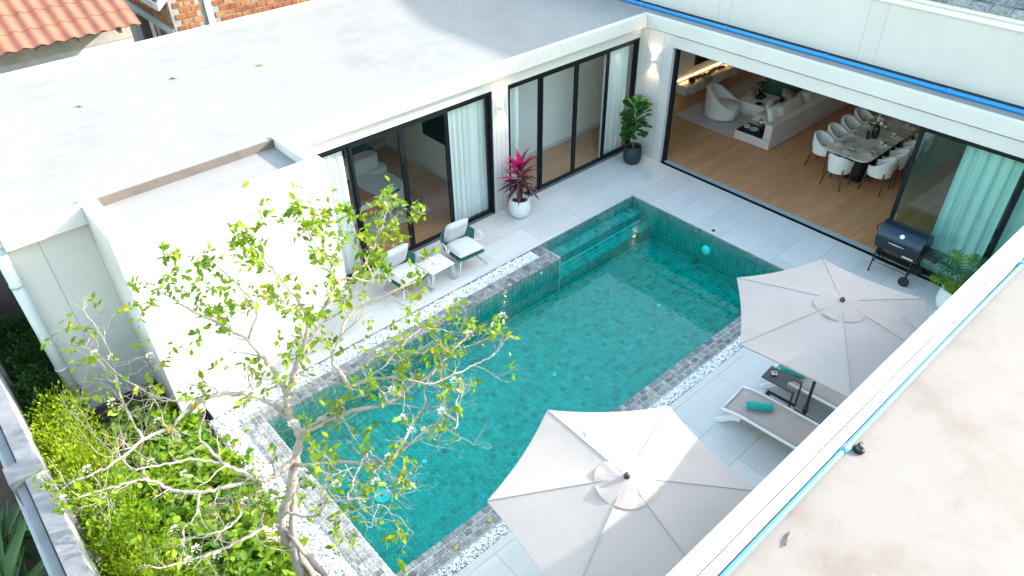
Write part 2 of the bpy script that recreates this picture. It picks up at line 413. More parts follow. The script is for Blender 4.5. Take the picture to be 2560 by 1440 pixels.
tf = [(0, 1, 5, 4), (1, 2, 6, 5), (2, 3, 7, 6), (3, 0, 4, 7), (4, 5, 9, 8), (5, 6, 10, 9), (6, 7, 11, 10), (7, 4, 8, 11), (8, 9, 10, 11)]
tme = bpy.data.meshes.new('pool_tile'); tme.from_pydata(tv, [], tf); tme.materials.append(POOLT)
CAMV = Vector((11.442, 8.878, 8.442))
floor_t = []
nx, ny = 93, 35
def jig(): return (RND.uniform(-.004, .004), RND.uniform(-.004, .004), RND.uniform(-.01, .01))
for i in range(nx):
    for j in range(ny):
        x = (i + .5) * P; y = PY0 + (j + .5) * (PY1 - PY0) / ny
        floor_t.append((x, y, PF))
floor_t.sort(key=lambda p: (Vector(p) - CAMV).length)
for p in floor_t[:300]: share('tile', tme, p, pool, jig())
rest = [TRS(p, jig()) for p in floor_t[300:]]
nz = 8; pz = 0.104
def wall_tiles(fn, n, rot, zn=nz, ztop=-0.004):
    for i in range(n):
        for k in range(zn):
            rest.append(Matrix.Translation(fn((i + .5) * P, ztop - (k + .5) * pz)) @ rot @ Matrix.Diagonal((1, 1.04, 1, 1)) @ rotm(*jig()))
RY = Matrix.Rotation(-math.pi / 2, 4, 'X'); RYm = Matrix.Rotation(math.pi / 2, 4, 'X')
RX = Matrix(((0, 0, 1, 0), (1, 0, 0, 0), (0, 1, 0, 0), (0, 0, 0, 1))); RXm = Matrix(((0, 0, -1, 0), (-1, 0, 0, 0), (0, 1, 0, 0), (0, 0, 0, 1)))
wall_tiles(lambda a, z: (2.905 + a, PY0, z), 64, RY)                 # left wall, faces +y
wall_tiles(lambda a, z: (0, a, z), 41, RX)                           # far wall, faces +x
wall_tiles(lambda a, z: (a, PY1, z), 93, RYm)                        # right wall
wall_tiles(lambda a, z: (PX, PY0 + a, z), 35, RXm)                   # near wall
wall_tiles(lambda a, z: (a, 0, z), 29, RY, 3)                        # recess back wall
wall_tiles(lambda a, z: (2.875, a, z), 6, RXm, 5)                    # recess end
wall_tiles(lambda a, z: (a, 0.3, z), 29, RY, 2, -0.284)              # riser 1
wall_tiles(lambda a, z: (a, 0.607, z), 29, RY, 3, -0.524)            # riser 2
for i in range(29):
    for j in range(3):
        rest.append(TRS(((i + .5) * P, (j + .5) * 0.1, -0.28), jig()))
        rest.append(TRS(((i + .5) * P, 0.3 + (j + .5) * 0.102, -0.52), jig()))
o = scatter('tile_field', tv, tf, rest, POOLT, pool); o['kind'] = 'stuff'
# water
wb = MB().box(-0.1, PX + 0.1, -0.1, PY1 + 0.1, PF - 0.1, -0.024)
tag(wb.build('pool_water', WATER), kind='structure')
# coping
cop = MB()
cop.box(0.0, PX + 0.322, PY1 + 0.0115, 4.368, -0.25, -0.012)
cop.box(PX + 0.0115, PX + 0.3225, 0.3105, PY1 + 0.01, -0.249, -0.012)
cop.box(2.888, PX + 0.01, 0.31, PY0 - 0.0115, -0.2, -0.012)
cop.box(2.888, 3.175, 0.0, 0.309, -0.2, -0.012)
coping = cop.build('pool_coping', GROUT); tag(coping, kind='structure')
cme = bpy.data.meshes.new('coping_tile'); cme.from_pydata(tv, [], tf); cme.materials.append(COPT)
ct = []
for i in range(96):
    for j in range(3): ct.append(((i + .5) * P, PY1 + (j + .5) * 0.1013, 0))
for i in range(3):
    for j in range(38): ct.append((PX + 0.012 + (i + .5) * 0.103, 0.31 + (j + .5) * 0.0989, 0))
for i in range(64):
    for j in range(3): ct.append((2.905 + (i + .5) * P, 0.31 + (j + .5) * 0.0995, 0))
for i in range(3):
    for j in range(3): ct.append((2.88 + (i + .5) * 0.099, (j + .5) * 0.102, 0))
ct.sort(key=lambda p: (Vector(p) - CAMV).length)
for p in ct[:300]: share('tile', cme, p, coping, jig())
o = scatter('tile_field', tv, tf, [TRS(p, jig()) for p in ct[300:]], COPT, coping); o['kind'] = 'stuff'
# pool fittings
def fitting(name, label, cat, loc, rot, prof, m, group=None):
    o = MB().lathe(prof, 20).build(name, m); o.location = loc; o.rotation_euler = rot
    return tag(o, label, cat, group)
LAMP = mat('pool_lamp_white', (0.92, 0.94, 0.95), 0.3)
LAMP2 = mat('inlet_plastic', (0.60, 0.66, 0.68), 0.4)
BRASS = mat('brass', (0.62, 0.42, 0.14), 0.3, 1.0)
fitting('pool_light', 'round white lamp on the far wall of the pool', 'pool light', (0.0, 2.08, -0.44), (0, rad(90), 0), [(0.11, 0.0), (0.11, 0.02), (0.08, 0.035), (0.0, 0.04)], LAMP)
for x, lb in ((1.77, 'small white disc in the pool floor nearest the far wall'), (4.70, 'small white disc in the middle of the pool floor'), (7.59, 'small white disc in the pool floor under the tree branches')):
    fitting('floor_inlet', lb, 'inlet', (x, 2.3, PF), (0, 0, 0), [(0.045, 0.0), (0.045, 0.012), (0.03, 0.02), (0.0, 0.016)], LAMP2, 'white inlets along the pool floor')
mg = MB().lathe([(0.13, 0), (0.13, 0.015), (0.11, 0.022), (0.105, 0.012), (0.0, 0.012)], 24)
for k in range(6):
    a = k * math.pi / 6; mg.box(-0.105, 0.105, -0.008, 0.008, 0.012, 0.02, Matrix.Rotation(a, 4, 'Z'))
o = mg.build('main_drain', LAMP2); o.location = (8.46, 2.39, PF); tag(o, 'round slotted white drain cover in the near pool floor', 'drain cover')
for p, lb in (((0.45, 0.66, -0.52), 'small brass bubbler fixture by the pool steps'), ((0.10, 1.90, -0.78), 'small brass bubbler fixture near the far pool wall')):
    t = thing('brass_bubbler', lb, 'bubbler', p, 0, 'brass bubblers in the pool')
    MB().lathe([(0.03, -0.05), (0.045, -0.02), (0.03, 0.0), (0.02, 0.01)], 12).build('base', BRASS, t)
    MB().lathe([(0.012, 0.0), (0.035, 0.025), (0.04, 0.055), (0.025, 0.085), (0.0, 0.09)], 12).build('nozzle', BRASS, t)
for x, z, lb in ((3.43, -0.112, 'white round jet high on the left pool wall'), (4.36, -0.258, 'small jet low on the left pool wall')):
    fitting('wall_jet', lb, 'jet', (x, PY0, z), (rad(-90), 0, 0), [(0.03, 0), (0.03, 0.01), (0.018, 0.014), (0.012, 0.006), (0, 0.006)], LAMP if x < 4 else BRASS, 'wall jets')

# ------------------------------------------------------------------ pebbles
def pebble_strip(name, rects, parent=None):
    bm = bmesh.new(); bmesh.ops.create_icosphere(bm, subdivisions=2, radius=1.0)
    U = [v.co[:] for v in bm.verts]; F = [[v.index for v in f.verts] for f in bm.faces]; bm.free()
    Ms = []
    for x0, x1, y0, y1 in rects:
        n = int((x1 - x0) * (y1 - y0) * 1900)
        for _ in range(n):
            s = RND.uniform(0.012, 0.023)
            e = 0.012
            Ms.append(TRS((RND.uniform(x0 + e, x1 - e), RND.uniform(y0 + e, y1 - e), RND.uniform(-0.05, -0.012)), (RND.uniform(-.6, .6), RND.uniform(-.6, .6), RND.uniform(0, 6.3)), (s * RND.uniform(1, 1.5), s, s * RND.uniform(0.55, 0.8))))
    return scatter(name, U, F, Ms, PEB, parent, True)
chan = MB()
for x0, x1, y0, y1 in ((-0.3, 11.2, 4.368, 4.585), (3.175, 9.95, -0.005, 0.31), (PX + 0.322, 9.95, 0.31, 4.368)):
    chan.box(x0, x1, y0, y1, -0.2, -0.05)
tag(chan.build('pebble_channel', mat('channel_bed', (0.55, 0.55, 0.56), 0.9)), kind='structure')
o = pebble_strip('pebbles', ((0.0, 11.0, 4.385, 4.575), (3.19, 9.6, 0.008, 0.29), (9.61, 9.94, 0.0, 4.40)))
tag(o, 'white pebbles filling the channel round the pool', 'pebbles', kind='stuff')

# ------------------------------------------------------------------ deck of large porcelain slabs
db = MB()
DRECT = ((-1.66, 9.85, -1.55, -0.004), (-1.66, -0.004, 0.0, 7.62), (0.0, 11.0, 4.585, 7.62))
for x0, x1, y0, y1 in DRECT: db.box(x0, x1, y0, y1, -0.25, -0.012)
deck = db.build('pool_deck', JOINT); tag(deck, kind='structure')
TX, TY = 1.2, 0.6
for (x0, x1, y0, y1) in DRECT:
    i0 = math.floor((x0 + 0.25) / TX); j0 = math.floor((y0 + 0.1) / TY)
    for i in range(i0, i0 + 12):
        for j in range(j0, j0 + 16):
            off = 0.6 if j % 2 else 0.0
            a0, a1 = max(x0, i * TX - 0.25 - off), min(x1, (i + 1) * TX - 0.25 - off)
            b0, b1 = max(y0, j * TY - 0.1), min(y1, (j + 1) * TY - 0.1)
            if a1 - a0 > 0.03 and b1 - b0 > 0.03:
                MB().box(a0 + .002, a1 - .002, b0 + .002, b1 - .002, -0.02, RND.uniform(-0.0006, 0.0006)).build('slab', DECK, deck)
o = MB().lathe([(0.04, 0), (0.04, 0.004), (0.0, 0.005)], 20).build('floor_drain', BLACK); o.location = (-0.13, 2.09, 0.001)
tag(o, 'small round black drain in the far deck', 'floor drain')
# ------------------------------------------------------------------ the villa: left wing, living wing
villa = thing('villa', 'white flat roofed villa with black framed sliding doors around the pool', 'house')
FY, FX, ZB, ZT = -1.35, -1.61, 3.08, 3.36
WY, WX, HD = -1.52, -1.66, 2.80
# roof
MB().box(-2.25, 11.22, -7.0, FY - 0.12, 3.06, 3.325).build('roof_slab', ROOFC, villa)
MB().box(-2.07, FX - 0.10, FY - 0.12, 8.2, 3.06, 3.325).build('roof_slab', ROOFC, villa)
rb = MB(); rb.box(-2.25, 11.22, -7.34, -7.0, 3.0, 3.40); rb.build('rear_kerb', WHITE, villa, 0.01)
fa = MB()
fa.box(FX, 7.10, FY - 0.12, FY, ZB, ZT); fa.box(10.2, 11.22, FY - 0.12, FY, ZB, ZT)
fa.box(FX - 0.10, FX, FY - 0.12, 8.2, ZB, ZT - 0.002)
fa.build('fascia', WHITE, villa, 0.008)
MB().box(11.10, 11.22, -7.0, FY - 0.12, ZB, ZT - 0.01).build('fascia', WHITE, villa, 0.008)
MB().box(-1.7, 11.2, -7.2, FY - 0.121, ZB - 0.03, ZB + 0.001).build('soffit', WHITE, villa)
MB().box(-2.2, FX - 0.101, FY, 8.2, ZB - 0.03, ZB + 0.001).build('soffit', WHITE, villa)
# projecting bay
bx = MB()
bx.box(7.10, 10.2, -0.46, -0.28, -0.05, ZT); bx.box(7.10, 7.32, -1.55, -0.46, -0.05, ZT); bx.box(9.98, 10.2, -1.55, -0.46, -0.05, ZT)
bx.build('bay_wall', WHITE, villa, 0.008)
MB().box(7.32, 9.98, -1.47, -0.46, 3.0, 3.20).build('bay_roof', ROOFC, villa)
MB().box(7.32, 9.98, -1.478, -1.452, 3.20, 3.332).build('slab_edge', stains('raw_slab_edge', (0.14, 0.118, 0.108), [((0.09, 0.075, 0.07), 3.0, 0.45, 0.7, 0.7, (1, 1, 1))]), villa)
# walls of the left wing
MB().box(WX, 7.10, -1.66, WY, HD, ZB - 0.03).build('wall', WHITE, villa)
MB().box(2.36, 2.77, -1.66, WY, 0, HD).build('wall', WHITE, villa)
MB().box(10.2, 11.22, -1.75, -1.555, -0.06, ZB - 0.03).build('wall', WHITE, villa)
MB().box(11.05, 11.22, -7.2, -1.75, -0.06, ZB - 0.03).build('wall', WHITE, villa)
MB().box(-2.2, 11.05, -7.3, -7.1, -0.06, ZB - 0.03).build('wall', WHITE, villa)
gv = MB()
for x in (10.83,): gv.box(x, x + 0.012, -1.556, -1.5535, 0, ZB - 0.031)
gv.build('panel_groove', mat('groove_grey', (0.35, 0.35, 0.35), 0.8), villa)
gv = MB()
for x in (2.44, 2.56, 2.68): gv.box(x, x + 0.008, WY - 0.001, WY + 0.0015, 0, HD)
for y in (-1.32, -0.86): gv.box(WX - 0.001, WX + 0.0015, y, y + 0.008, 0, ZB - 0.031)
gv.build('panel_groove', MATS['groove_grey'], villa)
# living wing front wall
MB().box(-1.80, WX, -1.66, -0.60, -0.06, ZB - 0.03).build('wall', WHITE, villa)
MB().box(-1.80, WX, -0.60, 8.2, HD, ZB - 0.03).build('wall', WHITE, villa)
MB().box(-1.80, WX, 7.45, 8.2, -0.06, HD).build('wall', WHITE, villa)
# interior shell
iw = MB()
iw.box(-11.2, -11.0, -3.1, 8.2, -0.06, 3.0); iw.box(-11.0, 2.36, -3.12, -2.95, -0.06, 3.0); iw.box(-11.0, -1.8, 7.9, 8.1, -0.06, 3.0)
iw.box(2.36, 2.69, -7.1, -1.66, -0.06, 3.0)
iw.build('interior_wall', WHITE2, villa)
MB().box(2.69, 11.05, -6.05, -5.92, -0.06, 3.0).build('interior_wall', mat('oak_panel', (0.46, 0.36, 0.28), 0.6, var=0.2, vscale=3, stretch=(1, 1, 12)), villa)
MB().box(-11.2, -1.8, -3.1, 8.1, 2.95, 3.05).build('ceiling', CEIL, villa)
MB().box(-1.8, 11.05, -7.1, -1.66, 2.95, 3.045).build('ceiling', CEIL, villa)
MB().box(-11.2, -2.07, -3.2, 8.2, 3.06, 3.12).build('roof_slab', ROOFC, villa)
sk = MB()
sk.box(-11.0, 2.36, -2.95, -2.935, 0, 0.1); sk.box(2.69, 2.705, -5.9, -1.7, 0, 0.1); sk.box(2.69, 11, -5.92, -5.905, 0, 0.1)
sk.build('skirting', WHITE, villa)
fl = MB()
fl.box(-11.0, -1.80, -2.95, 7.9, -0.08, -0.002); fl.box(-1.8, 2.36, -2.95, -1.62, -0.08, -0.002); fl.box(2.69, 11.05, -5.92, -1.62, -0.08, -0.002)
tag(fl.build('wood_floor', WOOD), kind='structure')

# sliding doors of the left wing
ALU = mat('track_grey', (0.42, 0.45, 0.48), 0.45, 0.2)
def sliding_x(xs, glass=GLASS, thick=()):
    """a sliding door in the wall plane y = -1.54, panel edges at xs (descending world x is allowed)"""
    x0, x1 = min(xs), max(xs)
    d = MB()
    d.box(x0, x1, -1.62, -1.541, HD - 0.07, HD); d.box(x0, x1, -1.62, -1.541, 0, 0.035)
    d.box(x0, x0 + 0.06, -1.62, -1.54, 0.035, HD - 0.07); d.box(x1 - 0.06, x1, -1.62, -1.54, 0.035, HD - 0.07)
    f = d.build('sliding_door', BLACK, villa)
    MB().box(x0, x1, -1.541, -1.522, 0.0, 0.012).box(x0, x1, -1.556, -1.550, 0.035, 0.045).build('track', ALU, f)
    for k in range(len(xs) - 1):
        a, b = sorted((xs[k], xs[k + 1])); yo = -1.575 if k in (1, 2) else -1.60
        a = max(a, x0 + 0.055); b = min(b, x1 - 0.055)
        fr = MB(); w = 0.055
        fr.box(a, a + w, yo - 0.02, yo + 0.02, 0.036, HD - 0.071); fr.box(b - w, b, yo - 0.02, yo + 0.02, 0.036, HD - 0.071)
        fr.box(a + w, b - w, yo - 0.02, yo + 0.02, 0.036, 0.13); fr.box(a + w, b - w, yo - 0.02, yo + 0.02, HD - 0.13, HD - 0.071)
        fr.build('panel_frame', BLACK, f)
        MB().add([(a + w, yo, 0.13), (b - w, yo, 0.13), (b - w, yo, HD - 0.13), (a + w, yo, HD - 0.13)], [(0, 1, 2, 3)]).build('glass_pane', glass, f)
sliding_x([2.77, 3.88, 4.92, 6.0, 7.08])
sliding_x([2.36, 1.40, 0.345, -0.67, -1.66])
# living room opening
d = MB()
d.box(-1.86, -1.754, -0.60, 7.45, HD - 0.05, HD); d.box(-1.86, -1.754, -0.60, -0.53, 0.0, HD - 0.05); d.box(-1.90, -1.72, -0.60, 7.45, -0.03, 0.004)
lf = d.build('sliding_door', BLACK, villa)
tr = MB()
for k in range(4): tr.box(-1.885 + k * 0.036, -1.862 + k * 0.036, -0.53, 7.4, 0.004, 0.016)
tr.build('track', ALU, lf)
for k, (a, b, xo) in enumerate(((4.79, 6.62, -1.79), (6.50, 7.45, -1.83))):
    fr = MB(); w = 0.075
    fr.box(xo - 0.02, xo + 0.02, a, a + w, 0.017, HD - 0.05); fr.box(xo - 0.02, xo + 0.02, b - w, b, 0.017, HD - 0.05)
    fr.box(xo - 0.02, xo + 0.02, a + w, b - w, 0.017, 0.12); fr.box(xo - 0.02, xo + 0.02, a + w, b - w, HD - 0.12, HD - 0.05)
    fr.build('panel_frame', BLACK, lf)
    MB().add([(xo, a + w, 0.12), (xo, b - w, 0.12), (xo, b - w, HD - 0.12), (xo, a + w, HD - 0.12)], [(0, 1, 2, 3)]).build('glass_pane', GREEN_GLASS, lf)
# gutter outlet, downpipe
PVC = mat('pale_pvc', (0.42, 0.47, 0.49), 0.45)
t = thing('downpipe', 'thick pale grey downpipe on the left end of the house', 'downpipe', (11.30, -1.46, 0))
MB().tube([(0, 0, 0.0), (0, 0, 3.02)], 0.075, 16).build('pipe', PVC, t)
cl = MB()
for z in (0.95, 2.5): cl.tube([(0, 0, z), (0, 0, z + 0.05)], 0.083, 16).tube([(0, 0, z + .025), (-0.1, -0.09, z + .025)], 0.012, 6)
cl.build('bracket', PVC, t)
MB().tube([(0.12, 0.0, 3.05), (0.02, 0, 3.05), (-0.12, 0, 3.05)], 0.05, 12).build('outlet', PVC, t)
# wall lamps
SCW = mat('sconce_white', (0.7, 0.7, 0.7), 0.4)
BULB = mat('sconce_glow', (1, 0.9, 0.75), 0.4, emit=(1.0, 0.72, 0.42), estr=9.0)
for loc, rz, lb in (((WX, -1.08, 2.36), 0, 'lit up and down wall lamp between the glazed corner and the living room'), ((2.565, WY, 2.39), rad(90), 'lit up and down wall lamp on the pier between the two glazed doors')):
    t = thing('wall_lamp', lb, 'wall lamp', loc, rz, 'up and down wall lamps')
    MB().box(0.0, 0.07, -0.035, 0.035, -0.045, 0.045).build('body', SCW, t, 0.006)
    MB().box(0.012, 0.058, -0.025, 0.025, 0.0455, 0.048).box(0.012, 0.058, -0.025, 0.025, -0.048, -0.0455).build('lens', BULB, t)
    for s in (1, -1):
        ld = bpy.data.lights.new('lamp_beam', 'SPOT'); ld.energy = 7; ld.spot_size = rad(95); ld.spot_blend = 0.6; ld.color = (1.0, 0.72, 0.45); ld.shadow_soft_size = 0.03
        lo = bpy.data.objects.new('lamp_beam', ld); COL.objects.link(lo); lo.parent = t; lo.location = (0.04, 0, 0.055 * s)
        lo.rotation_euler = (math.pi if s > 0 else 0, 0, 0)
# blue pipe on the living wing roof
BLUE = mat('blue_pvc', (0.0, 0.22, 0.62), 0.35)
t = thing('water_pipe', 'bright blue water pipe along the living room roof edge', 'pipe', (-2.03, 0, 3.36))
MB().tube([(0, -3.5, 0), (0.0, 2.0, 0.0), (0, 9.0, 0)], 0.040, 10).build('pipe', BLUE, t)
for y in (-1.9, 0.35, 2.6, 4.9): MB().tube([(0, y, 0), (0, y + 0.09, 0)], 0.049, 10).build('coupling', BLUE, t)
MB().box(-2.44, -2.071, -9.0, 12.0, 3.25, 3.30).build('gap_shade_strip', mat('gap_shade', (0.012, 0.014, 0.014), 0.9), villa)  # near-black strip across the roof gap; its colour stands in for shade

# ------------------------------------------------------------------ house behind with the shingle roof
bh = thing('rear_house', 'taller pale house behind with a grey shingle roof', 'house')
MB().box(-9.0, -2.45, -9.0, 12.0, 3.13, 4.45).build('wall', WHITE, bh)
MB().box(-2.455, -2.43, -9.0, 12.0, 3.26, 3.30).build('flashing', WHITE, bh)
gv = MB()
for y in (-0.12, 0.16, 3.05, 3.38): gv.box(-2.451, -2.4485, y, y + 0.008, 3.31, 4.4)
gv.build('panel_groove', MATS['groove_grey'], bh)
gu = MB()
prof = [(-2.62, 4.40), (-2.44, 4.40), (-2.40, 4.44), (-2.40, 4.47), (-2.44, 4.50), (-2.36, 4.56), (-2.36, 4.66), (-2.40, 4.66), (-2.40, 4.60), (-2.62, 4.60)]
gu.grid([[(x, y, z) for x, z in prof] for y in (3.0, 12.0)], False)
gu.grid([[(x, y, z) for x, z in prof] for y in (-9.0, 3.0)], False)
gu.build('gutter', mat('gutter_white', (0.78, 0.80, 0.82), 0.45), bh)
SH = tilemat('grey_shingle', [(0, (0.10, 0.12, 0.12)), (0.5, (0.16, 0.18, 0.18)), (1, (0.22, 0.23, 0.22))], (5, 0.31, 0.11, (0, 0, 0)), 0.9, 0.8)
xr, zr = -9.3, 9.0
def rp(y, s): return (-2.34 + (xr + 2.34) * s, y, 4.64 + (zr - 4.64) * s)
ya, yb = -9.0, 12.0
yr = 1.05
rm = MB()
rm.add([rp(ya, 0), rp(yb, 0), rp(yb, 1), rp(yr, 1)], [(0, 1, 2, 3)])
rm.add([rp(ya, 0), rp(yr, 1), (2 * xr + 2.34, ya, 4.64)], [(0, 1, 2)])
rm.add([rp(yr, 1), rp(yb, 1), (2 * xr + 2.34, yb, 4.64), (2 * xr + 2.34, ya, 4.64)], [(0, 1, 2, 3)])
rm.add([rp(yb, 0), rp(yb, 1), (2 * xr + 2.34, yb, 4.64)], [(0, 2, 1)])
roof = rm.build('roof', SH, bh)
sv = Vector(rp(0, 1)) - Vector(rp(0, 0)); sl_len = sv.length; sd = sv.normalized(); sn = Vector((-sd.z, 0, sd.x)); sn = sn if sn.z > 0 else -sn
sme = MB().box(-0.15, 0.15, 0, 0.26, 0, 0.012); smo = bpy.data.meshes.new('shingle'); smo.from_pydata(sme.v, [], sme.f); smo.materials.append(SH)
for r in range(6):
    for k in range(11):
        y = 3.6 + k * 0.31 + (0.155 if r % 2 else 0)
        p = Vector(rp(y, 0)) + sd * (r * 0.2 - 0.03) + sn * (0.012 + 0.003 * (k % 2))
        o = share('shingle', smo, p, roof)
        q = Matrix((Vector((0, 1, 0)), sd, Vector((0, 1, 0)).cross(sd))).transposed()
        if (Vector((0, 1, 0)).cross(sd)).z < 0: q = Matrix((Vector((0, -1, 0)), sd, Vector((0, -1, 0)).cross(sd))).transposed()
        o.rotation_euler = (q @ Matrix.Rotation(rad(-3.0), 3, 'X')).to_euler()

# ------------------------------------------------------------------ right wing with the flat roof
rw = thing('flat_roof_wing', 'right wing with a stained flat roof and white parapet beside the pool', 'building')
RYI = 7.365
MB().box(-1.66, 12.2, 7.62, 7.8, -0.06, 3.05).build('wall', WHITE, rw)
MB().box(-1.60, 12.2, RYI, RYI + 0.15, 3.02, 3.36).build('parapet', WHITE, rw, 0.006)
MB().box(-1.60, 12.2, RYI + 0.16, 7.62, 3.02, 3.345).build('parapet_edge', WHITE, rw, 0.006)
MB().box(-1.60, 12.2, RYI + 0.02, 7.62, 2.98, 3.03).build('soffit', WHITE, rw)
MB().box(-1.60, 13.0, 7.62, 16.0, 3.0, 3.315).build('roof_slab', ROOFR, rw)
MB().box(-1.60, 13.0, 15.8, 16.0, -0.06, 3.0).build('wall', WHITE, rw)
MB().box(12.2, 13.0, 7.8, 15.8, -0.06, 3.0).build('wall', WHITE, rw)
LBL = mat('pale_blue_pvc', (0.08, 0.27, 0.42), 0.4)
t = thing('roof_pipe', 'pale blue pipe lying along the right roof parapet', 'pipe', (0, 7.655, 3.345))
MB().tube(catmull([(-1.4, 0.01, 0), (1.5, 0.015, 0.0), (4.5, -0.005, 0.0), (6.3, 0.0, 0.002), (9.0, 0.004, 0), (12, 0, 0)], 4), 0.026, 10).build('pipe', LBL, t)
for x in (2.35, 6.45): MB().tube([(x, 0.005, 0), (x + 0.1, 0.0, 0)], 0.033, 10).build('coupling', LBL, t)
o = MB().lathe([(0.045, 0), (0.05, 0.02), (0.035, 0.035), (0.02, 0.03), (0.0, 0.03)], 16).tube([(0.0, 0.0, 0.02), (-0.06, -0.03, 0.02), (-0.09, -0.02, 0.02)], 0.012, 6).build('pipe_cap', BLACK); o.location = (6.40, 7.74, 3.316)
tag(o, 'black plastic cap lying beside the pale blue roof pipe', 'pipe cap')
TWIG = mat('dry_twig', (0.16, 0.13, 0.13), 0.8)
o = MB().tube([(0, 0, 0.012), (0.06, 0.03, 0.018), (0.12, 0.05, 0.015), (0.14, 0.06, 0.012)], [0.007, 0.009, 0.013, 0.006], 7).build('dry_twig', TWIG); o.location = (7.72, 7.82, 3.316); o.rotation_euler = (0, 0, rad(170))
tag(o, 'short dark twig lying alone on the right roof', 'twig')
DRYL = mat('dry_leaf', (0.42, 0.30, 0.10), 0.7, var=0.4, vscale=60)
def fallen(loc, rz, s, label, m=DRYL):
    n = 7; rows = []
    for i in range(n):
        t_ = i / (n - 1); w = math.sin(math.pi * t_) ** 0.8 * 0.32
        rows.append([(-w, t_, 0.12 * abs(w) * 4 + 0.05 * math.sin(t_ * 5)), (0, t_, 0.02 + 0.05 * math.sin(t_ * 5)), (w, t_, 0.15 * abs(w) * 4 + 0.05 * math.sin(t_ * 5))])
    o = MB().grid(rows).build('fallen_leaf', m, solid=0.03); o.location = loc; o.rotation_euler = (0, 0, rz); o.scale = (s, s, s)
    return tag(o, label, 'leaf', 'fallen leaves')
for loc, rz, lb in (((7.53, -5.09, 3.33), 1.0, 'dry leaf on the left roof, nearest the brick house'), ((9.17, -5.0, 3.33), 0.4, 'dry leaf on the left roof below the orange tiles'), ((6.06, -4.51, 3.33), 2.0, 'dry leaf in the middle of the left roof')):
    fallen(loc, rz, 0.13, lb)
YL = mat('yellow_leaf', (0.55, 0.38, 0.05), 0.6, var=0.3, vscale=50)
fallen((7.90, 4.24, 0.004), 0.3, 0.09, 'yellow fallen leaf on the coping touching the nearer parasol', YL)
fallen((8.51, 4.33, 0.004), 2.2, 0.10, 'yellow fallen leaf on the coping beside the pebbles', YL)
# ------------------------------------------------------------------ neighbours beyond the left roof
oh = thing('tiled_house', 'low cement house with an orange wavy tiled roof', 'house')
MB().box(6.95, 13.5, -12.5, -8.98, -0.06, 3.40).build('wall', GREYC, oh)
MB().box(6.95, 13.5, -8.98, -8.965, 3.02, 3.40).build('wall_band', RAWC, oh)
OT = mat('orange_roof_tile', (0.29, 0.10, 0.055), 0.55, var=0.25, vscale=2.5, bump=0.1, bscale=50)
TWd, TL = 0.30, 0.52
slope = rad(24)
rows = []
for j in range(7):
    t_ = j / 6
    rows.append(t_)
def tile_profile(u):   # one wave, u in 0..1
    return 0.055 * (0.5 - 0.5 * math.cos(2 * math.pi * (u * 1.0)))
ot = MB(); nU = 10
for top in (0, 1):
    pass
R0 = [[(u / nU * (TWd + 0.03), v, tile_profile(u / nU * 1.1)) for u in range(nU + 1)] for v in (0, TL + 0.06)]
R1 = [[(x, y, z - 0.014) for x, y, z in r] for r in R0]
ot.grid(R0); ot.grid([r[::-1] for r in R1])
ot.grid([R1[0], R0[0]], False); ot.grid([R0[1], R1[1]], False)
otm = bpy.data.meshes.new('roof_tile'); otm.from_pydata(ot.v, [], ot.f); otm.polygons.foreach_set('use_smooth', ot.sm); otm.materials.append(OT)
orf = MB().add([(6.95, -8.3, 3.44), (13.4, -8.3, 3.44), (13.4, -8.3 - 3.3 * math.cos(slope), 3.44 + 3.3 * math.sin(slope)), (6.95, -8.3 - 3.3 * math.cos(slope), 3.44 + 3.3 * math.sin(slope))], [(0, 1, 2, 3)]).build('roof', RAWC, oh)
for r in range(6):
    for k in range(21):
        d_ = r * TL
        o = share('roof_tile', otm, (6.92 + (k + 1) * TWd, -8.22 - d_ * math.cos(slope), 3.455 + d_ * math.sin(slope) + 0.008), orf, (slope - rad(1.2), 0, math.pi))
        o.rotation_euler = (-(slope - rad(1.6)), 0, math.pi) if False else (Matrix.Rotation(math.pi, 3, 'Z') @ Matrix.Rotation(slope - rad(1.6), 3, 'X')).to_euler()
# dark rafters under the eave
DW = mat('dark_wood', (0.05, 0.04, 0.04), 0.8)
for k in range(8): MB().box(7.3 + k * 0.8, 7.36 + k * 0.8, -8.98, -8.26, 3.36, 3.43).build('rafter', DW, oh)

# brick house
bk = thing('brick_house', 'unfinished brick house with a metal roof and white bargeboard', 'house')
MORT = stains('mortar', (0.26, 0.25, 0.23), [((0.18, 0.17, 0.155), 3.0, 0.45, 0.7, 0.7, (1, 1, 1)), ((0.33, 0.315, 0.29), 9.0, 0.5, 0.7, 0.6, (1, 1, 1))], 0.95, 0.5)
BRK = tilemat('clay_brick', [(0, (0.20, 0.062, 0.022)), (0.35, (0.27, 0.095, 0.034)), (0.7, (0.31, 0.125, 0.05)), (1.0, (0.33, 0.18, 0.085))], (0.262, 0.6, 0.13, (0, 0, 0)), 0.85, 0.6)
XB, YB = 6.0, -9.0
CZ, CX = 3.30, 6.25                     # lower left corner of the gable
def gz(x): return CZ + 0.25 + (CX - x) * 0.80
pts = [(-1.0, -0.06), (XB, -0.06), (XB, gz(XB) - 0.12), (3.2, gz(3.2) - 0.12), (-1.0, gz(3.2) - 0.12)]
fw = MB(); fw.prism([(p[0], p[1]) for p in pts], -0.2, 0.0, Matrix.Translation((0, YB, 0)) @ Matrix.Rotation(math.pi / 2, 4, 'X') @ Matrix.Diagonal((1, 1, -1, 1)))
wl = fw.build('wall', MORT, bk)
bm_ = MB().box(-0.119, 0.119, -0.03, 0.012, -0.054, 0.054)
for q in (-0.027, 0.0, 0.027): bm_.box(-0.117, 0.117, 0.012, 0.0145, q - 0.008, q + 0.008)
brm = bpy.data.meshes.new('brick'); brm.from_pydata(bm_.v, [], bm_.f); brm.materials.append(BRK)
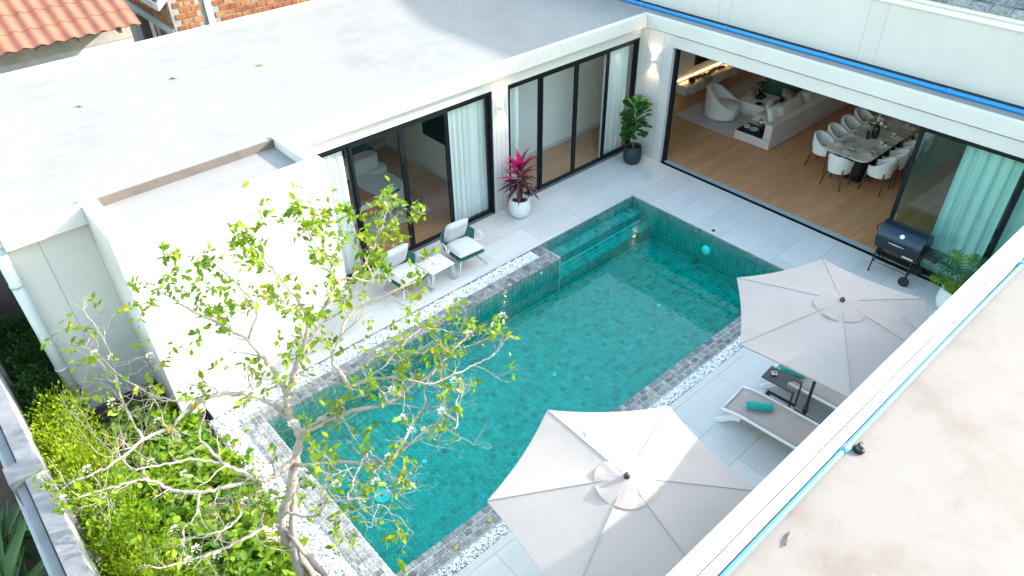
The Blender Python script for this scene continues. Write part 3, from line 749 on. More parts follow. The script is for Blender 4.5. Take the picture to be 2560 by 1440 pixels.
for r in range(18):
    z = 2.42 + r * 0.13
    for k in range(18):
        x = 1.6 + k * 0.262 + (0.131 if r % 2 else 0)
        if x > XB - 0.12 or z > gz(x + 0.13) - 0.2: continue
        if 5.02 < x + 0.13 and x - 0.13 < 5.24: continue
        share('brick', brm, (x + RND.uniform(-.006, .006), YB + 0.004 + RND.uniform(-.004, .004), z + RND.uniform(-.005, .005)), wl, (RND.uniform(-.02, .02), RND.uniform(-.02, .02), RND.uniform(-.015, .015)))
MB().box(5.05, 5.21, YB, YB + 0.05, 0, 5.2).build('column', GREYC, bk, 0.01)
# side wall, faces +x, with a window opening
sw = MB()
sw.box(XB - 0.2, XB - 0.001, -10.25, YB - 0.2, -0.06, 3.52); sw.box(XB - 0.2, XB - 0.001, -13.0, -11.6, -0.06, 3.52); sw.box(XB - 0.2, XB - 0.001, -11.6, -10.25, 2.78, 3.52)
sw.box(XB - 1.2, XB - 1.0, -13.0, YB - 0.2, 0, 3.0)
so_ = sw.build('wall', MORT, bk)
MB().box(XB - 0.001, XB + 0.05, -13.0, YB - 0.02, 2.78, 2.95).build('lintel', GREYC, bk)
MB().box(XB - 0.001, XB + 0.05, -11.75, -11.6, 1.5, 2.78).box(XB - 0.001, XB + 0.05, -10.25, -10.1, 1.5, 2.78).build('window_surround', GREYC, bk)
MB().box(XB - 0.35, XB - 0.3, -11.6, -10.25, 1.0, 2.8).build('dark_room', mat('dark_inside', (0.015, 0.015, 0.018), 0.9), bk)
for r in range(4):
    z = 3.02 + r * 0.13
    for k in range(14):
        y = YB - 0.22 - k * 0.262 - (0.131 if r % 2 else 0)
        share('brick', brm, (XB + 0.002, y, z), so_, (0, 0, -math.pi / 2))
for r in range(3):
    for k in range(4):
        share('brick', brm, (XB + 0.002, YB - 0.3 - k * 0.262 - (0.131 if r % 2 else 0), 2.36 + r * 0.13), so_, (0, 0, -math.pi / 2))
# metal roof: ridge along y
MET = mat('grey_metal_roof', (0.16, 0.20, 0.26), 0.4, 0.6, var=0.4, vscale=3)
cor = MB(); rws = []
nseg = 70
for i in range(nseg + 1):
    y = YB + 0.10 - i * 4.0 / nseg
    dz = 0.03 * math.sin(i * 1.4)
    rws.append([(CX - 0.05, y, gz(CX - 0.05) + 0.02 + dz), (3.2, y, gz(3.2) + 0.02 + dz)])
cor.grid(rws); cor.build('metal_roof', MET, bk)
bb = MB(); a = Vector((CX + 0.02, 0, gz(CX + 0.02))); b_ = Vector((3.2, 0, gz(3.2)))
bb.prism([(a.x, a.z - 0.08), (a.x, a.z + 0.09), (b_.x, b_.z + 0.09), (b_.x, b_.z - 0.08)], 0, 0.05, Matrix.Translation((0, YB + 0.10, 0)) @ Matrix.Rotation(math.pi / 2, 4, 'X') @ Matrix.Diagonal((1, 1, -1, 1)))
bb.build('bargeboard', WHITE, bk)
MB().box(CX, CX + 0.04, -13.0, YB + 0.10, gz(CX) - 0.10, gz(CX) + 0.05).build('eave_board', mat('weathered_board', (0.42, 0.43, 0.40), 0.8, var=0.3, vscale=5), bk)
# ------------------------------------------------------------------ outdoor furniture
CUSH = mat('pale_cushion', (0.55, 0.55, 0.565), 0.9, var=0.06, vscale=3, bump=0.15, bscale=250, sheen=0.2)
WMET = mat('white_metal', (0.70, 0.70, 0.70), 0.4)
TEAL = mat('green_strap', (0.012, 0.12, 0.095), 0.6)
def pillow(w, h, d, n=12, puff=0.6, flat=0.86):
    """soft cushion centred on the origin, w along x, h along y, d thick along z"""
    top, bot = [], []
    for j in range(n + 1):
        rt, rb_ = [], []
        for i in range(n + 1):
            u, v = i / n * 2 - 1, j / n * 2 - 1
            e = max(0.0, (1 - abs(u) ** 6) * (1 - abs(v) ** 6)) ** 0.5
            z = d / 2 * ((1 - puff) * min(1, e * 1.3) + puff * e * (1 - 0.25 * (u * u + v * v)))
            cx = 1 - 0.04 * v * v; cy_ = 1 - 0.04 * u * u
            rt.append((u * w / 2 * cy_, v * h / 2 * cx, z)); rb_.append((u * w / 2 * cy_, v * h / 2 * cx, -z))
        top.append(rt); bot.append(rb_[::-1])
    return MB().grid(top).grid(bot)
def place(mb, M):
    mb.v = [tuple(M @ Vector(v)) for v in mb.v]; return mb
def lounge_chair(label, loc, rz):
    t = thing('lounge_chair', label, 'chair', loc, rz, 'lounge chairs on the left deck')
    place(pillow(0.60, 0.60, 0.13, puff=0.35), TRS((0, 0.03, 0.395), (rad(4), 0, 0))).build('seat_cushion', CUSH, t)
    place(pillow(0.54, 0.52, 0.15, puff=0.45), TRS((0, -0.25, 0.64), (rad(68), 0, 0))).build('back_cushion', CUSH, t)
    MB().box(-0.30, 0.30, -0.27, 0.31, 0.305, 0.335).build('seat_base', TEAL, t, 0.01)
    # strap back: a curved band of cords
    rows = []
    for k in range(9):
        z = 0.36 + k * 0.035; lean = (z - 0.36) * 0.30
        rows.append([(0.35 * math.sin(a) * (1 + 0.12 * k / 8), -0.08 - 0.27 * math.cos(a) - lean * math.cos(a), z - 0.10 * (k / 8) * abs(math.sin(a)) ** 3) for a in [rad(-78 + i * 156 / 16) for i in range(17)]])
    MB().grid(rows).build('strap_back', TEAL, t, solid=0.014)
    rim = MB().tube(rows[-1], 0.016, 8); rim.build('back_rim', TEAL, t)
    for s in (-1, 1):
        e = Vector(rows[-1][0 if s < 0 else -1]); 
        lp = [e, (s * 0.41, -0.02, 0.57), (s * 0.42, 0.05, 0.52), (s * 0.39, 0.06, 0.44), (s * 0.33, 0.0, 0.40), (s * 0.31, -0.06, 0.42)]
        MB().tube(catmull(lp, 3), 0.012, 8).build('arm', WMET, t)
        lg = [(s * 0.27, 0.30, 0.33), (s * 0.33, 0.33, 0.01), (s * 0.34, 0.30, 0.012), (s * 0.34, -0.30, 0.012), (s * 0.33, -0.33, 0.02), (s * 0.30, -0.20, 0.33)]
        MB().tube(lg, 0.011, 8).build('leg', WMET, t)
    return t
lounge_chair('pale cushioned lounge chair between white table and potted red plant', (4.42, -0.56, 0), rad(-4))
lounge_chair('pale cushioned lounge chair half behind the tree leaves', (5.76, -0.62, 0), rad(3))
t = thing('side_table', 'low white metal table between the two lounge chairs', 'table', (5.165, -0.465, 0), rad(2))
MB().box(-0.27, 0.27, -0.24, 0.24, 0.375, 0.40).build('table_top', WMET, t, 0.012)
for s in (-1, 1):
    MB().tube([(s * 0.24, 0.21, 0.376), (s * 0.29, 0.23, 0.012), (s * 0.29, -0.23, 0.012), (s * 0.24, -0.21, 0.376)], 0.010, 8).build('leg', WMET, t)
    MB().tube([(s * 0.20, 0.20, 0.376), (s * 0.235, 0.21, 0.011), (s * 0.235, -0.21, 0.011), (s * 0.20, -0.20, 0.376)], 0.008, 8).build('leg', WMET, t)
o = MB().lathe([(0.05, 0), (0.062, 0.035), (0.055, 0.035), (0.045, 0.012), (0, 0.012)], 20).build('ashtray', mat('glass_dish', (0.7, 0.72, 0.74), 0.15)); o.location = (5.15, -0.45, 0.401)
tag(o, 'small pale glass dish on the low white table', 'dish')

# parasols
CANV = mat('beige_canvas', (0.50, 0.42, 0.39), 0.9, var=0.10, vscale=1.5, bump=0.5, bscale=4)
_nt = CANV.node_tree; _tr = _n(_nt, 'ShaderNodeBsdfTranslucent'); _tr.inputs[0].default_value = (0.50, 0.42, 0.38, 1)
_ms = _n(_nt, 'ShaderNodeMixShader'); _ms.inputs[0].default_value = 0.30
_nt.links.new(_nt.nodes['Principled BSDF'].outputs[0], _ms.inputs[1]); _nt.links.new(_tr.outputs[0], _ms.inputs[2]); _nt.links.new(_ms.outputs[0], _nt.nodes['Material Output'].inputs['Surface'])
CHAR = mat('dark_metal', (0.025, 0.027, 0.032), 0.45)
def parasol(label, loc, top, r, drop, ph, base=True):
    t = thing('parasol', label, 'parasol', loc, 0, 'beige parasols')
    MB().tube([(0, 0, 0.04), (0, 0, top - 0.02)], 0.024, 12).build('pole', CHAR, t)
    MB().lathe([(0.030, top - 0.01), (0.034, top + 0.03), (0.022, top + 0.06), (0.0, top + 0.065)], 12).build('finial', CHAR, t)
    can = MB(); N = 10; sub = 10
    for k in range(6):
        a0, a1 = rad(ph + 60 * k), rad(ph + 60 * (k + 1)); rows = []
        for i in range(N + 1):
            s = i / N; row = []
            for j in range(sub + 1):
                q = j / sub; bow = 4 * q * (1 - q)
                ra_ = r * s * (1 - 0.035 * bow * s)
                p0 = Vector((math.cos(a0), math.sin(a0), 0)); p1 = Vector((math.cos(a1), math.sin(a1), 0))
                p = (p0 * (1 - q) + p1 * q) * ra_
                z = top - drop * (s ** 1.06) - 0.035 * bow * s * (1 - 0.3 * s)
                row.append((p.x, p.y, z))
            rows.append(row)
        can.grid(rows)
        hem = [rows[-1], [(x * 0.995, y * 0.995, z - 0.025) for x, y, z in rows[-1]]]
        can.grid(hem)
    c = can.build('canopy', CANV, t)
    # seams
    se = MB()
    for k in range(6):
        a = rad(ph + 60 * k)
        se.tube([(math.cos(a) * r * s, math.sin(a) * r * s, top - drop * s ** 1.06 + 0.004) for s in [i / 10 for i in range(1, 11)]], 0.0035, 5)
    se.build('seam', mat('canvas_seam', (0.31, 0.275, 0.265), 0.9), c)
    vt = MB(); rv = r * 0.23
    for k in range(6):
        a0, a1 = rad(ph + 60 * k), rad(ph + 60 * (k + 1)); rows = []
        for i in range(7):
            s = i / 6; row = []
            for j in range(11):
                q = j / 10; an = a0 * (1 - q) + a1 * q
                wr = 0.007 * math.sin(q * 7 + k * 2 + i * 1.3) * s + 0.003 * math.sin(q * 17 + k * 3 + i) * s
                row.append((math.cos(an) * rv * s, math.sin(an) * rv * s, top + 0.006 - drop * 0.23 * s ** 1.06 + wr + 0.012 * (1 - s)))
            rows.append(row)
        vt.grid(rows)
    vt.build('vent_cap', CANV, t)
    for k in range(6):
        a = rad(ph + 60 * k)
        MB().tube([(math.cos(a) * r * s, math.sin(a) * r * s, top - drop * s ** 1.06 - 0.02) for s in (0.03, 0.5, 0.985)], 0.008, 6).build('rib', CHAR, t)
        MB().tube([(math.cos(a) * 0.03, math.sin(a) * 0.03, top - 0.62), (math.cos(a) * r * .5, math.sin(a) * r * .5, top - drop * .5 - 0.03)], 0.006, 6).build('strut', CHAR, t)
    MB().tube([(0, 0, top - 0.66), (0, 0, top - 0.58)], 0.036, 12).build('runner', CHAR, t)
    MB().tube([(0, 0, 0.04), (0, 0, 0.42)], 0.034, 12).lathe([(0.045, 0.36), (0.045, 0.44), (0.03, 0.46)], 12).build('sleeve', CHAR, t)
    MB().tube([(0.03, 0, 0.33), (0.09, 0, 0.33)], 0.014, 8).build('clamp_knob', CHAR, t)
    MB().box(-0.24, 0.24, -0.24, 0.24, 0.001, 0.05).lathe([(0.10, 0.05), (0.07, 0.09), (0.04, 0.10)], 16).build('base_plate', CHAR, t, 0.015)
    return t
pf = parasol('large beige parasol over the sun loungers, farther from the camera', (3.365, 6.18, 0), 2.43, 1.45, 0.33, 36)
pn = parasol('large beige parasol in the foreground, partly sunlit', (7.56, 6.15, 0), 2.43, 1.42, 0.31, 20)
STRAP = mat('closing_strap', (0.30, 0.27, 0.26), 0.8)
def strap(par, a, s0, s1, top, r, drop):
    P0 = [(math.cos(a) * r * s, math.sin(a) * r * s, top - drop * s ** 1.06 + 0.012) for s in (s0,)][0]
    return P0
MB().tube([(-0.55, 0.60, 2.235), (-0.50, 0.75, 2.215), (-0.46, 0.90, 2.185), (-0.43, 1.02, 2.165)], 0.008, 6).build('strap', STRAP, pf)
MB().tube([(-0.10, -0.72, 2.265), (-0.22, -0.74, 2.262), (-0.30, -0.82, 2.245)], 0.006, 6).build('strap', STRAP, pn)

# sun loungers
MESH = mat('taupe_mesh', (0.42, 0.345, 0.32), 0.75, var=0.08, vscale=2, bump=0.2, bscale=400)
def lounger(label, loc, rz):
    t = thing('sun_lounger', label, 'sun lounger', loc, rz, 'sun loungers under the parasol')
    L_, Wd = 1.95, 0.62
    rows = []
    for i in range(21):
        y = i / 20 * L_; z = 0.315 + 0.018 * math.sin(min(1, y / 0.5) * math.pi * 0.5) - (0.05 if y < 0.12 else 0) * (1 - y / 0.12) 
        if y > 1.2: z += (y - 1.2) * 0.18
        rows.append([(-Wd / 2 + 0.03 + (Wd - 0.06) * k / 6, y, z - 0.012 * math.sin(math.pi * k / 6)) for k in range(7)])
    MB().grid(rows).build('sling', MESH, t, solid=0.006)
    for s in (-1, 1):
        pr = [(-0.03, 0.255), (0.0, 0.265), (0.16, 0.30)] + [(i * 0.1 + 0.3, 0.318) for i in range(10)] + [(L_, 0.45)]
        fr = MB(); pts = []
        for y, z in pr: pts.append((s * Wd / 2, y, z + 0.008))
        fr.tube(pts, 0.024, 8); fr.build('side_rail', WMET, t)
        MB().add([(s * (Wd / 2 - .02), 0.30, .30), (s * (Wd / 2 - .02), 0.16, .28), (s * (Wd / 2 - .02), -0.10, 0.0), (s * (Wd / 2 - .02), 0.0, 0.0), (s * (Wd / 2 - .02), 0.16, 0.17), (s * (Wd / 2 - .02), 0.30, .25),
                  (s * (Wd / 2 + .03), 0.30, .30), (s * (Wd / 2 + .03), 0.16, .28), (s * (Wd / 2 + .03), -0.10, 0.0), (s * (Wd / 2 + .03), 0.0, 0.0), (s * (Wd / 2 + .03), 0.16, 0.17), (s * (Wd / 2 + .03), 0.30, .25)],
                 [(0, 1, 2, 3, 4, 5), (6, 11, 10, 9, 8, 7)] + [(i, (i + 1) % 6, 6 + (i + 1) % 6, 6 + i)[::-1] for i in range(6)]).build('leg', WMET, t)
        MB().box(s * Wd / 2 - .025, s * Wd / 2 + .025, 1.55, 1.62, 0, 0.36).build('leg', WMET, t, 0.006)
    MB().tube([(-Wd / 2, -0.02, 0.262), (Wd / 2, -0.02, 0.262)], 0.02, 8).build('end_bar', WMET, t)
    return t
lounger('taupe sun lounger with a towel, nearer the foreground parasol', (3.84, 5.29, 0), rad(4))
lounger('taupe sun lounger mostly hidden under the farther parasol', (2.72, 5.36, 0), rad(4))
TOW = mat('turquoise_towel', (0.0, 0.42, 0.37), 0.95, var=0.12, vscale=8, bump=0.6, bscale=350, sheen=0.4)
def towel(label, loc, rz):
    rows = []
    for i in range(15):
        x = -0.19 + i * 0.38 / 14
        rr = 0.064 * (1 - 0.05 * math.sin(i * 1.9)) * (0.86 if i in (0, 14) else 1)
        rows.append([(x, math.cos(a) * rr * (1.06 + 0.03 * math.sin(3 * a + i * .4)), 0.055 + math.sin(a) * rr * 0.93 + 0.004 * math.sin(5 * a + i * 0.7)) for a in [2 * math.pi * k / 18 for k in range(18)]])
    m = MB().grid(rows, True, True)
    o0 = 0
    m.f.append(tuple(range(18))); m.sm.append(False); m.f.append(tuple(14 * 18 + k for k in range(18))[::-1]); m.sm.append(False)
    o = m.build('rolled_towel', TOW); o.location = loc; o.rotation_euler = (0, 0, rz)
    return tag(o, label, 'towel', 'rolled turquoise towels')
towel('rolled turquoise towel on the nearer taupe lounger', (3.80, 5.69, 0.328), rad(129))
towel('rolled turquoise towel peeking out under the farther parasol', (2.78, 5.62, 0.328), rad(112))
# black C shaped table
t = thing('side_table', 'black C shaped metal table between the two sun loungers', 'table', (3.21, 5.40, 0), rad(4))
tp = MB().prism([(-0.16, 0.0), (0.16, 0.0), (0.16, 0.52), (0.11, 0.52), (0.11, 0.40), (0.06, 0.36), (-0.06, 0.36), (-0.11, 0.40), (-0.11, 0.52), (-0.16, 0.52)], 0.49, 0.512)
tp.build('table_top', CHAR, t)
for s in (-1, 1):
    MB().box(s * 0.135 - .025, s * 0.135 + .025, 0.505, 0.52, 0.012, 0.489).build('upright', CHAR, t)
MB().prism([(-0.16, 0.05), (0.16, 0.05), (0.16, 0.52), (0.11, 0.52), (0.11, 0.12), (-0.11, 0.12), (-0.11, 0.52), (-0.16, 0.52)], 0.001, 0.012).build('base_frame', CHAR, t)
o = MB().lathe([(0.05, 0), (0.055, 0.03), (0.047, 0.03), (0.042, 0.01), (0, 0.01)], 4, smooth=False).lathe([(0.028, 0.011), (0.03, 0.03), (0.0, 0.032)], 12).build('ashtray', mat('steel', (0.5, 0.5, 0.5), 0.25, 1.0)); o.location = (3.20, 5.52, 0.513)
tag(o, 'small square steel ashtray on the black C shaped table', 'ashtray')

# charcoal grill
GB = mat('grill_blue_black', (0.012, 0.03, 0.05), 0.32, 0.5, spec=0.6)
GK = mat('grill_black', (0.012, 0.014, 0.015), 0.5)
STL = MATS['steel']
t = thing('charcoal_grill', 'black barrel charcoal grill on wheels by the glass door', 'grill', (-1.42, 5.28, 0), rad(0))
def halfcyl(r, y0, y1, a0, a1, n, z, sx=1.0):
    rows = []
    for y in (y0, y1): rows.append([(math.cos(a) * r * sx, y, z + math.sin(a) * r) for a in [a0 + (a1 - a0) * i / n for i in range(n + 1)]])
    m = MB().grid(rows)
    for row in rows: m.add(row, [tuple(range(len(row)))])
    return m
lid = halfcyl(0.275, -0.41, 0.41, rad(-6), rad(186), 18, 0.74).build('lid', GB, t)
halfcyl(0.27, -0.40, 0.40, rad(176), rad(364), 18, 0.71).build('barrel', GK, t)
MB().lathe([(0.042, 0.0), (0.042, 0.018), (0.03, 0.022), (0, 0.02)], 16, M=Matrix.Translation((0.205, 0.02, 0.915)) @ Matrix.Rotation(rad(52), 4, 'Y')).build('thermometer', mat('dial_white', (0.85, 0.85, 0.85), 0.3), lid)
MB().tube([(0.265, -0.14, 0.79), (0.325, -0.14, 0.77), (0.325, 0.14, 0.77), (0.265, 0.14, 0.79)], 0.010, 8).build('lid_handle', STL, lid)
MB().tube(catmull([(0.0, -0.40, 0.90), (0.02, -0.50, 0.88), (0.05, -0.50, 0.78), (0.05, -0.40, 0.76)], 4), 0.010, 8).build('side_handle', GK, t)
MB().box(0.245, 0.262, 0.14, 0.34, 0.56, 0.585).build('label_plate', mat('label_cream', (0.6, 0.6, 0.5), 0.5), t)
for k in range(4): MB().box(0.24, 0.36, -0.34 + k * 0.0, -0.34 + k * 0.0 + 0.68, 0.60, 0.62) if False else None
sh = thing
for k in range(4):
    x = -0.17 + k * 0.11
    MB().box(x, x + 0.07, 0.40, 0.72, 0.70, 0.72).build('shelf_slat', GK, t)
MB().box(-0.19, 0.25, 0.42, 0.45, 0.675, 0.70).box(-0.19, 0.25, 0.66, 0.69, 0.675, 0.70).build('shelf_bracket', GK, t)
for s, y in ((-1, -0.32), (1, 0.32)):
    for x in (-0.22, 0.22):
        zb = 0.0 if s < 0 else 0.10
        MB().tube([(x * 0.95, y, 0.70), (x * 1.25, y * 1.05, zb)], 0.014, 8).build('leg', GK, t)
    MB().tube([(-0.27, y * 1.04, 0.20), (0.27, y * 1.04, 0.20)], 0.012, 8).build('cross_bar', GK, t)
for k in range(5): MB().tube([(-0.20 + k * 0.1, -0.33, 0.21), (-0.20 + k * 0.1, 0.33, 0.21)], 0.006, 6).build('rack_bar', GK, t)
for x in (-0.27, 0.27):
    MB().tube([(x - 0.02, 0.33, 0.095), (x + 0.02, 0.33, 0.095)], 0.095, 20).build('wheel', GK, t)
MB().box(0.20, 0.23, -0.34, -0.20, 0.70, 0.74).build('damper', STL, t)

# ------------------------------------------------------------------ curtains
CURT = mat('sheer_curtain', (0.70, 0.72, 0.72), 0.9)
def curtain(label, p0, p1, z0=0.02, z1=2.72, amp=0.05, waves=9, seed=1):
    rnd = random.Random(seed); a, b = Vector(p0), Vector(p1); d = b - a; nn = Vector((-d.y, d.x)).normalized()
    n = waves * 8; rows = []
    for z in (z1, (z0 + z1) * .66, (z0 + z1) * .33, z0):
        row = []
        for i in range(n + 1):
            t_ = i / n; ph_ = t_ * waves * 2 * math.pi * 0.7 + 1.6 * math.sin(t_ * 7 + seed) + 0.8 * math.sin(t_ * 17 + seed * 2)
            w = amp * (0.75 * math.sin(ph_) + 0.35 * math.sin(ph_ * 2.3 + z * 0.4)) * (0.8 + 0.35 * math.sin(t_ * 9 + seed + z * 0.5))
            p = a + d * t_ + nn * w
            row.append((p.x, p.y, z))
        rows.append(row)
    o = MB().grid(rows).build('curtain', CURT)
    return tag(o, label, 'curtain', 'white curtains')
curtain('white curtain at the right end of the lounge window, beside the red plant', (2.83, -1.75), (3.80, -1.72), waves=9, seed=2)
curtain('white curtain at the left end of the lounge window, against the bay', (6.05, -1.74), (7.0, -1.74), waves=9, seed=3)
curtain('white curtain in the corridor window beside the red plant', (1.86, -1.76), (2.32, -1.74), waves=5, seed=4)
curtain('white curtain in the corridor window beside the green potted fig', (-1.60, -1.76), (-0.72, -1.74), waves=9, seed=5)
curtain('long white curtain behind the green tinted living room door', (-1.98, 5.55), (-1.98, 7.7), waves=15, amp=0.06, seed=6)

# ------------------------------------------------------------------ living room
BOUC = mat('boucle', (0.66, 0.645, 0.64), 0.95, bump=0.5, bscale=180, sheen=0.3)
SOFA = mat('sofa_linen', (0.56, 0.49, 0.46), 0.95, var=0.08, vscale=4, bump=0.3, bscale=300, sheen=0.2)
RUG = mat('pale_rug', (0.58, 0.51, 0.50), 1.0, var=0.18, vscale=2.5, bump=0.6, bscale=200)
MARB = mat('marble', (0.70, 0.64, 0.58), 0.25, col2=(0.42, 0.36, 0.32), vscale=2.6, detail=9, ramp=(0.38, 0.56))
MARBW = mat('white_marble', (0.72, 0.70, 0.67), 0.25, col2=(0.42, 0.40, 0.38), vscale=2.4, detail=8, ramp=(0.36, 0.50))
VELV = mat('teal_velvet', (0.0, 0.085, 0.072), 0.8, sheen=0.5)
BLK = mat('black_lacquer', (0.01, 0.01, 0.012), 0.25)
o = MB().box(-8.3, -4.04, -2.05, -0.02, 0.001, 0.014).build('rug', RUG, None, 0.004); tag(o, 'large pale rug under the armchair and marble table', 'rug')
# sofa: back along y = +0.87, seats face -y
t = thing('sofa', 'long beige sofa with its back towards the dining table', 'sofa', (0, 0, 0))
MB().box(-8.6, -4.03, -0.13, 0.87, 0.015, 0.24).build('plinth', SOFA, t, 0.02)
MB().box(-8.6, -4.03, 0.66, 0.87, 0.24, 0.66).build('back', SOFA, t, 0.035)
MB().box(-8.6, -7.6, -1.35, -0.13, 0.015, 0.30).build('chaise', SOFA, t, 0.03)
for k, (a, b) in enumerate(((-6.05, -4.62), (-7.55, -6.07))):
    place(pillow(b - a, 0.80, 0.24, puff=0.3), TRS(((a + b) / 2, 0.27, 0.34))).build('seat_cushion', SOFA, t)
for a, b in ((-5.9, -4.75), (-7.1, -5.92), (-8.3, -7.12)):
    place(pillow(b - a, 0.52, 0.22, puff=0.5), TRS(((a + b) / 2, 0.56, 0.60), (rad(-72), 0, 0))).build('back_cushion', SOFA, t)
MB().box(-4.60, -4.06, -0.10, 0.62, 0.2405, 0.262).build('side_tray', BLK, t)
for loc, rot, m, lb in (((-4.92, 0.28, 0.62), (rad(-58), 0, rad(20)), BOUC, 'square white cushion leaning at the near end of the sofa'), ((-4.72, 0.50, 0.60), (rad(-66), 0, rad(-6)), BOUC, 'small white cushion against the near sofa back'), ((-6.3, -0.02, 0.50), (rad(-25), 0, rad(30)), mat('dark_pattern', (0.24, 0.20, 0.18), 0.9, col2=(0.55, 0.52, 0.48), vscale=5), 'dark patterned cushion lying on the sofa seat')):
    o = place(pillow(0.5, 0.5, 0.15, puff=0.8), TRS(loc, rot)).build('cushion', m); tag(o, lb, 'cushion', 'loose sofa cushions')
# flowers and bowl on the sofa tray
def bouquet(name, label, loc, vase_prof, vm, stem_h, spread, nfl, fr, fm, gm, seed):
    rnd = random.Random(seed); t = thing(name, label, 'flowers', loc)
    MB().lathe(vase_prof, 16).build('vase', vm, t)
    lv = MB()
    for k in range(nfl * 2):
        a, q = rnd.uniform(0, 6.28), rnd.uniform(0.2, 1) ** 0.6
        d = Vector((math.cos(a) * spread * q, math.sin(a) * spread * q, stem_h * rnd.uniform(0.55, 0.95)))
        M = aim(d, (math.cos(a), math.sin(a), rnd.uniform(-.2, .6)), rnd.uniform(0, 3), 0.09)
        lv.add([M @ Vector(v) for v in ((0, 0, 0), (-.3, .5, .05), (0, 1, 0), (.3, .5, .05))], [(0, 1, 2, 3)])
    for k in range(nfl):
        a, q = rnd.uniform(0, 6.28), rnd.uniform(0, 1) ** 0.5
        p = (math.cos(a) * spread * q, math.sin(a) * spread * q, stem_h * (1.02 - 0.25 * q * q) + rnd.uniform(-.02, .02))
        lv.tube([(0, 0, vase_prof[-1][1] - 0.02), p], 0.003, 5)
        b = MB()
        for j in range(8):
            aa = j * 2.4; rr = fr * (0.25 + 0.08 * j)
            b.blob((p[0] + math.cos(aa) * rr * .7, p[1] + math.sin(aa) * rr * .7, p[2] + 0.3 * fr * (1 - j / 8)), fr * 0.55, k * 9 + j, 0.1, 1, (1, 1, .7))
        b.build('bloom', fm, t)
    lv.build('foliage', gm, t)
    return t
GRN = leafmat('dull_green', (0.03, 0.07, 0.03), (0.07, 0.13, 0.06))
PETW = mat('white_petal', (0.78, 0.76, 0.72), 0.7)
PETP = mat('pink_petal', (0.62, 0.22, 0.26), 0.7, var=0.4, vscale=30)
bouquet('white_flowers', 'white flowers in a dark pot on the black sofa tray', (-4.48, 0.38, 0.262), [(0.05, 0), (0.06, 0.06), (0.05, 0.10)], BLK, 0.20, 0.12, 9, 0.035, PETW, GRN, 3)
o = MB().lathe([(0.05, 0), (0.10, 0.03), (0.12, 0.055), (0.11, 0.055), (0.08, 0.03), (0, 0.02)], 20).build('bowl', mat('aqua_glaze', (0.25, 0.45, 0.50), 0.3)); o.location = (-4.27, 0.26, 0.262); tag(o, 'pale blue bowl on the black sofa tray', 'bowl')
o = MB().box(-0.10, 0.10, -0.07, 0.07, 0, 0.02).box(-0.07, 0.05, -0.05, 0.05, 0.0202, 0.035).build('book_stack', mat('book_tan', (0.55, 0.42, 0.36), 0.7)); o.location = (-4.38, 0.0, 0.263); o.rotation_euler = (0, 0, 0.5); tag(o, 'two small books on the black sofa tray', 'books')
# armchair
t = thing('armchair', 'rounded pale boucle tub armchair on the rug', 'armchair', (-4.92, -1.12, 0.014), rad(112))
def tub(r0, r1, h_back, h_front, a_open, z0, n=28, lean=0.05):
    inn, out = [], []
    for k in range(7):
        s = k / 6; ri, ro = [], []
        for i in range(n + 1):
            a = a_open + (2 * math.pi - 2 * a_open) * i / n
            c = 0.5 - 0.5 * math.cos(math.pi * min(1, min(i, n - i) / (n * 0.42)))
            h = h_front + (h_back - h_front) * c
            z = z0 + (h - z0) * s
            k1 = 1 + lean * s
            ro.append((math.cos(a) * r1 * k1, math.sin(a) * r1 * k1, z)); ri.append((math.cos(a) * r0 * k1, math.sin(a) * r0 * k1, z))
        out.append(ro); inn.append(ri)
    m = MB(); m.grid(out); m.grid([r[::-1] for r in inn])
    rim = [[tuple((Vector(p) * (1 - q) + Vector(w) * q) + Vector((0, 0, 0.02 * math.sin(math.pi * q)))) for p, w in zip(out[-1], inn[-1])] for q in (0, .25, .5, .75, 1)]
    m.grid(rim)
    for e in (0, n):
        col_ = [[out[k][e] for k in range(7)], [inn[k][e] for k in range(7)]]
        m.grid(col_ if e == 0 else col_[::-1])
    return m
tub(0.34, 0.46, 0.76, 0.34, rad(38), 0.05, lean=0.08).build('back_shell', BOUC, t)
MB().lathe([(0.40, 0.04), (0.43, 0.10), (0.43, 0.30), (0.40, 0.36), (0.0, 0.38)], 28).build('seat', BOUC, t)
MB().lathe([(0.36, 0.0), (0.38, 0.045), (0.0, 0.045)], 24).build('plinth', BLK, t)
# coffee table with objects
t = thing('coffee_table', 'low square white marble coffee table on the rug', 'table', (-5.98, -0.71, 0.014), rad(6))
MB().box(-0.46, 0.46, -0.40, 0.40, 0.0, 0.30).build('block', MARBW, t, 0.008)
bouquet('pink_flowers', 'bunch of pink flowers in a dark vase on the marble coffee table', (-6.28, -0.86, 0.315), [(0.05, 0), (0.075, 0.08), (0.06, 0.2), (0.04, 0.22)], BLK, 0.42, 0.13, 14, 0.042, PETP, GRN, 5)
o = MB().box(-0.12, 0.12, -0.10, 0.10, 0, 0.10).add([(-0.08, -0.02, .102), (0.08, -0.06, .102), (0.02, 0.08, .102)], [(0, 1, 2)]).build('black_box', BLK, None, 0.006); o.location = (-6.02, -0.70, 0.315); tag(o, 'square black box on the marble coffee table', 'box')
o = MB().lathe([(0.04, 0), (0.06, 0.03), (0.055, 0.10), (0.03, 0.12), (0, 0.12)], 14).build('candle_jar', mat('amber_glass', (0.16, 0.12, 0.02), 0.2)); o.location = (-6.12, -0.98, 0.315); tag(o, 'amber glass candle jar on the marble coffee table', 'jar')
o = MB().lathe([(0.06, 0), (0.10, 0.012), (0.09, 0.02), (0, 0.012)], 20).build('black_dish', BLK); o.location = (-5.66, -0.50, 0.315); tag(o, 'flat black dish on the corner of the marble coffee table', 'dish')
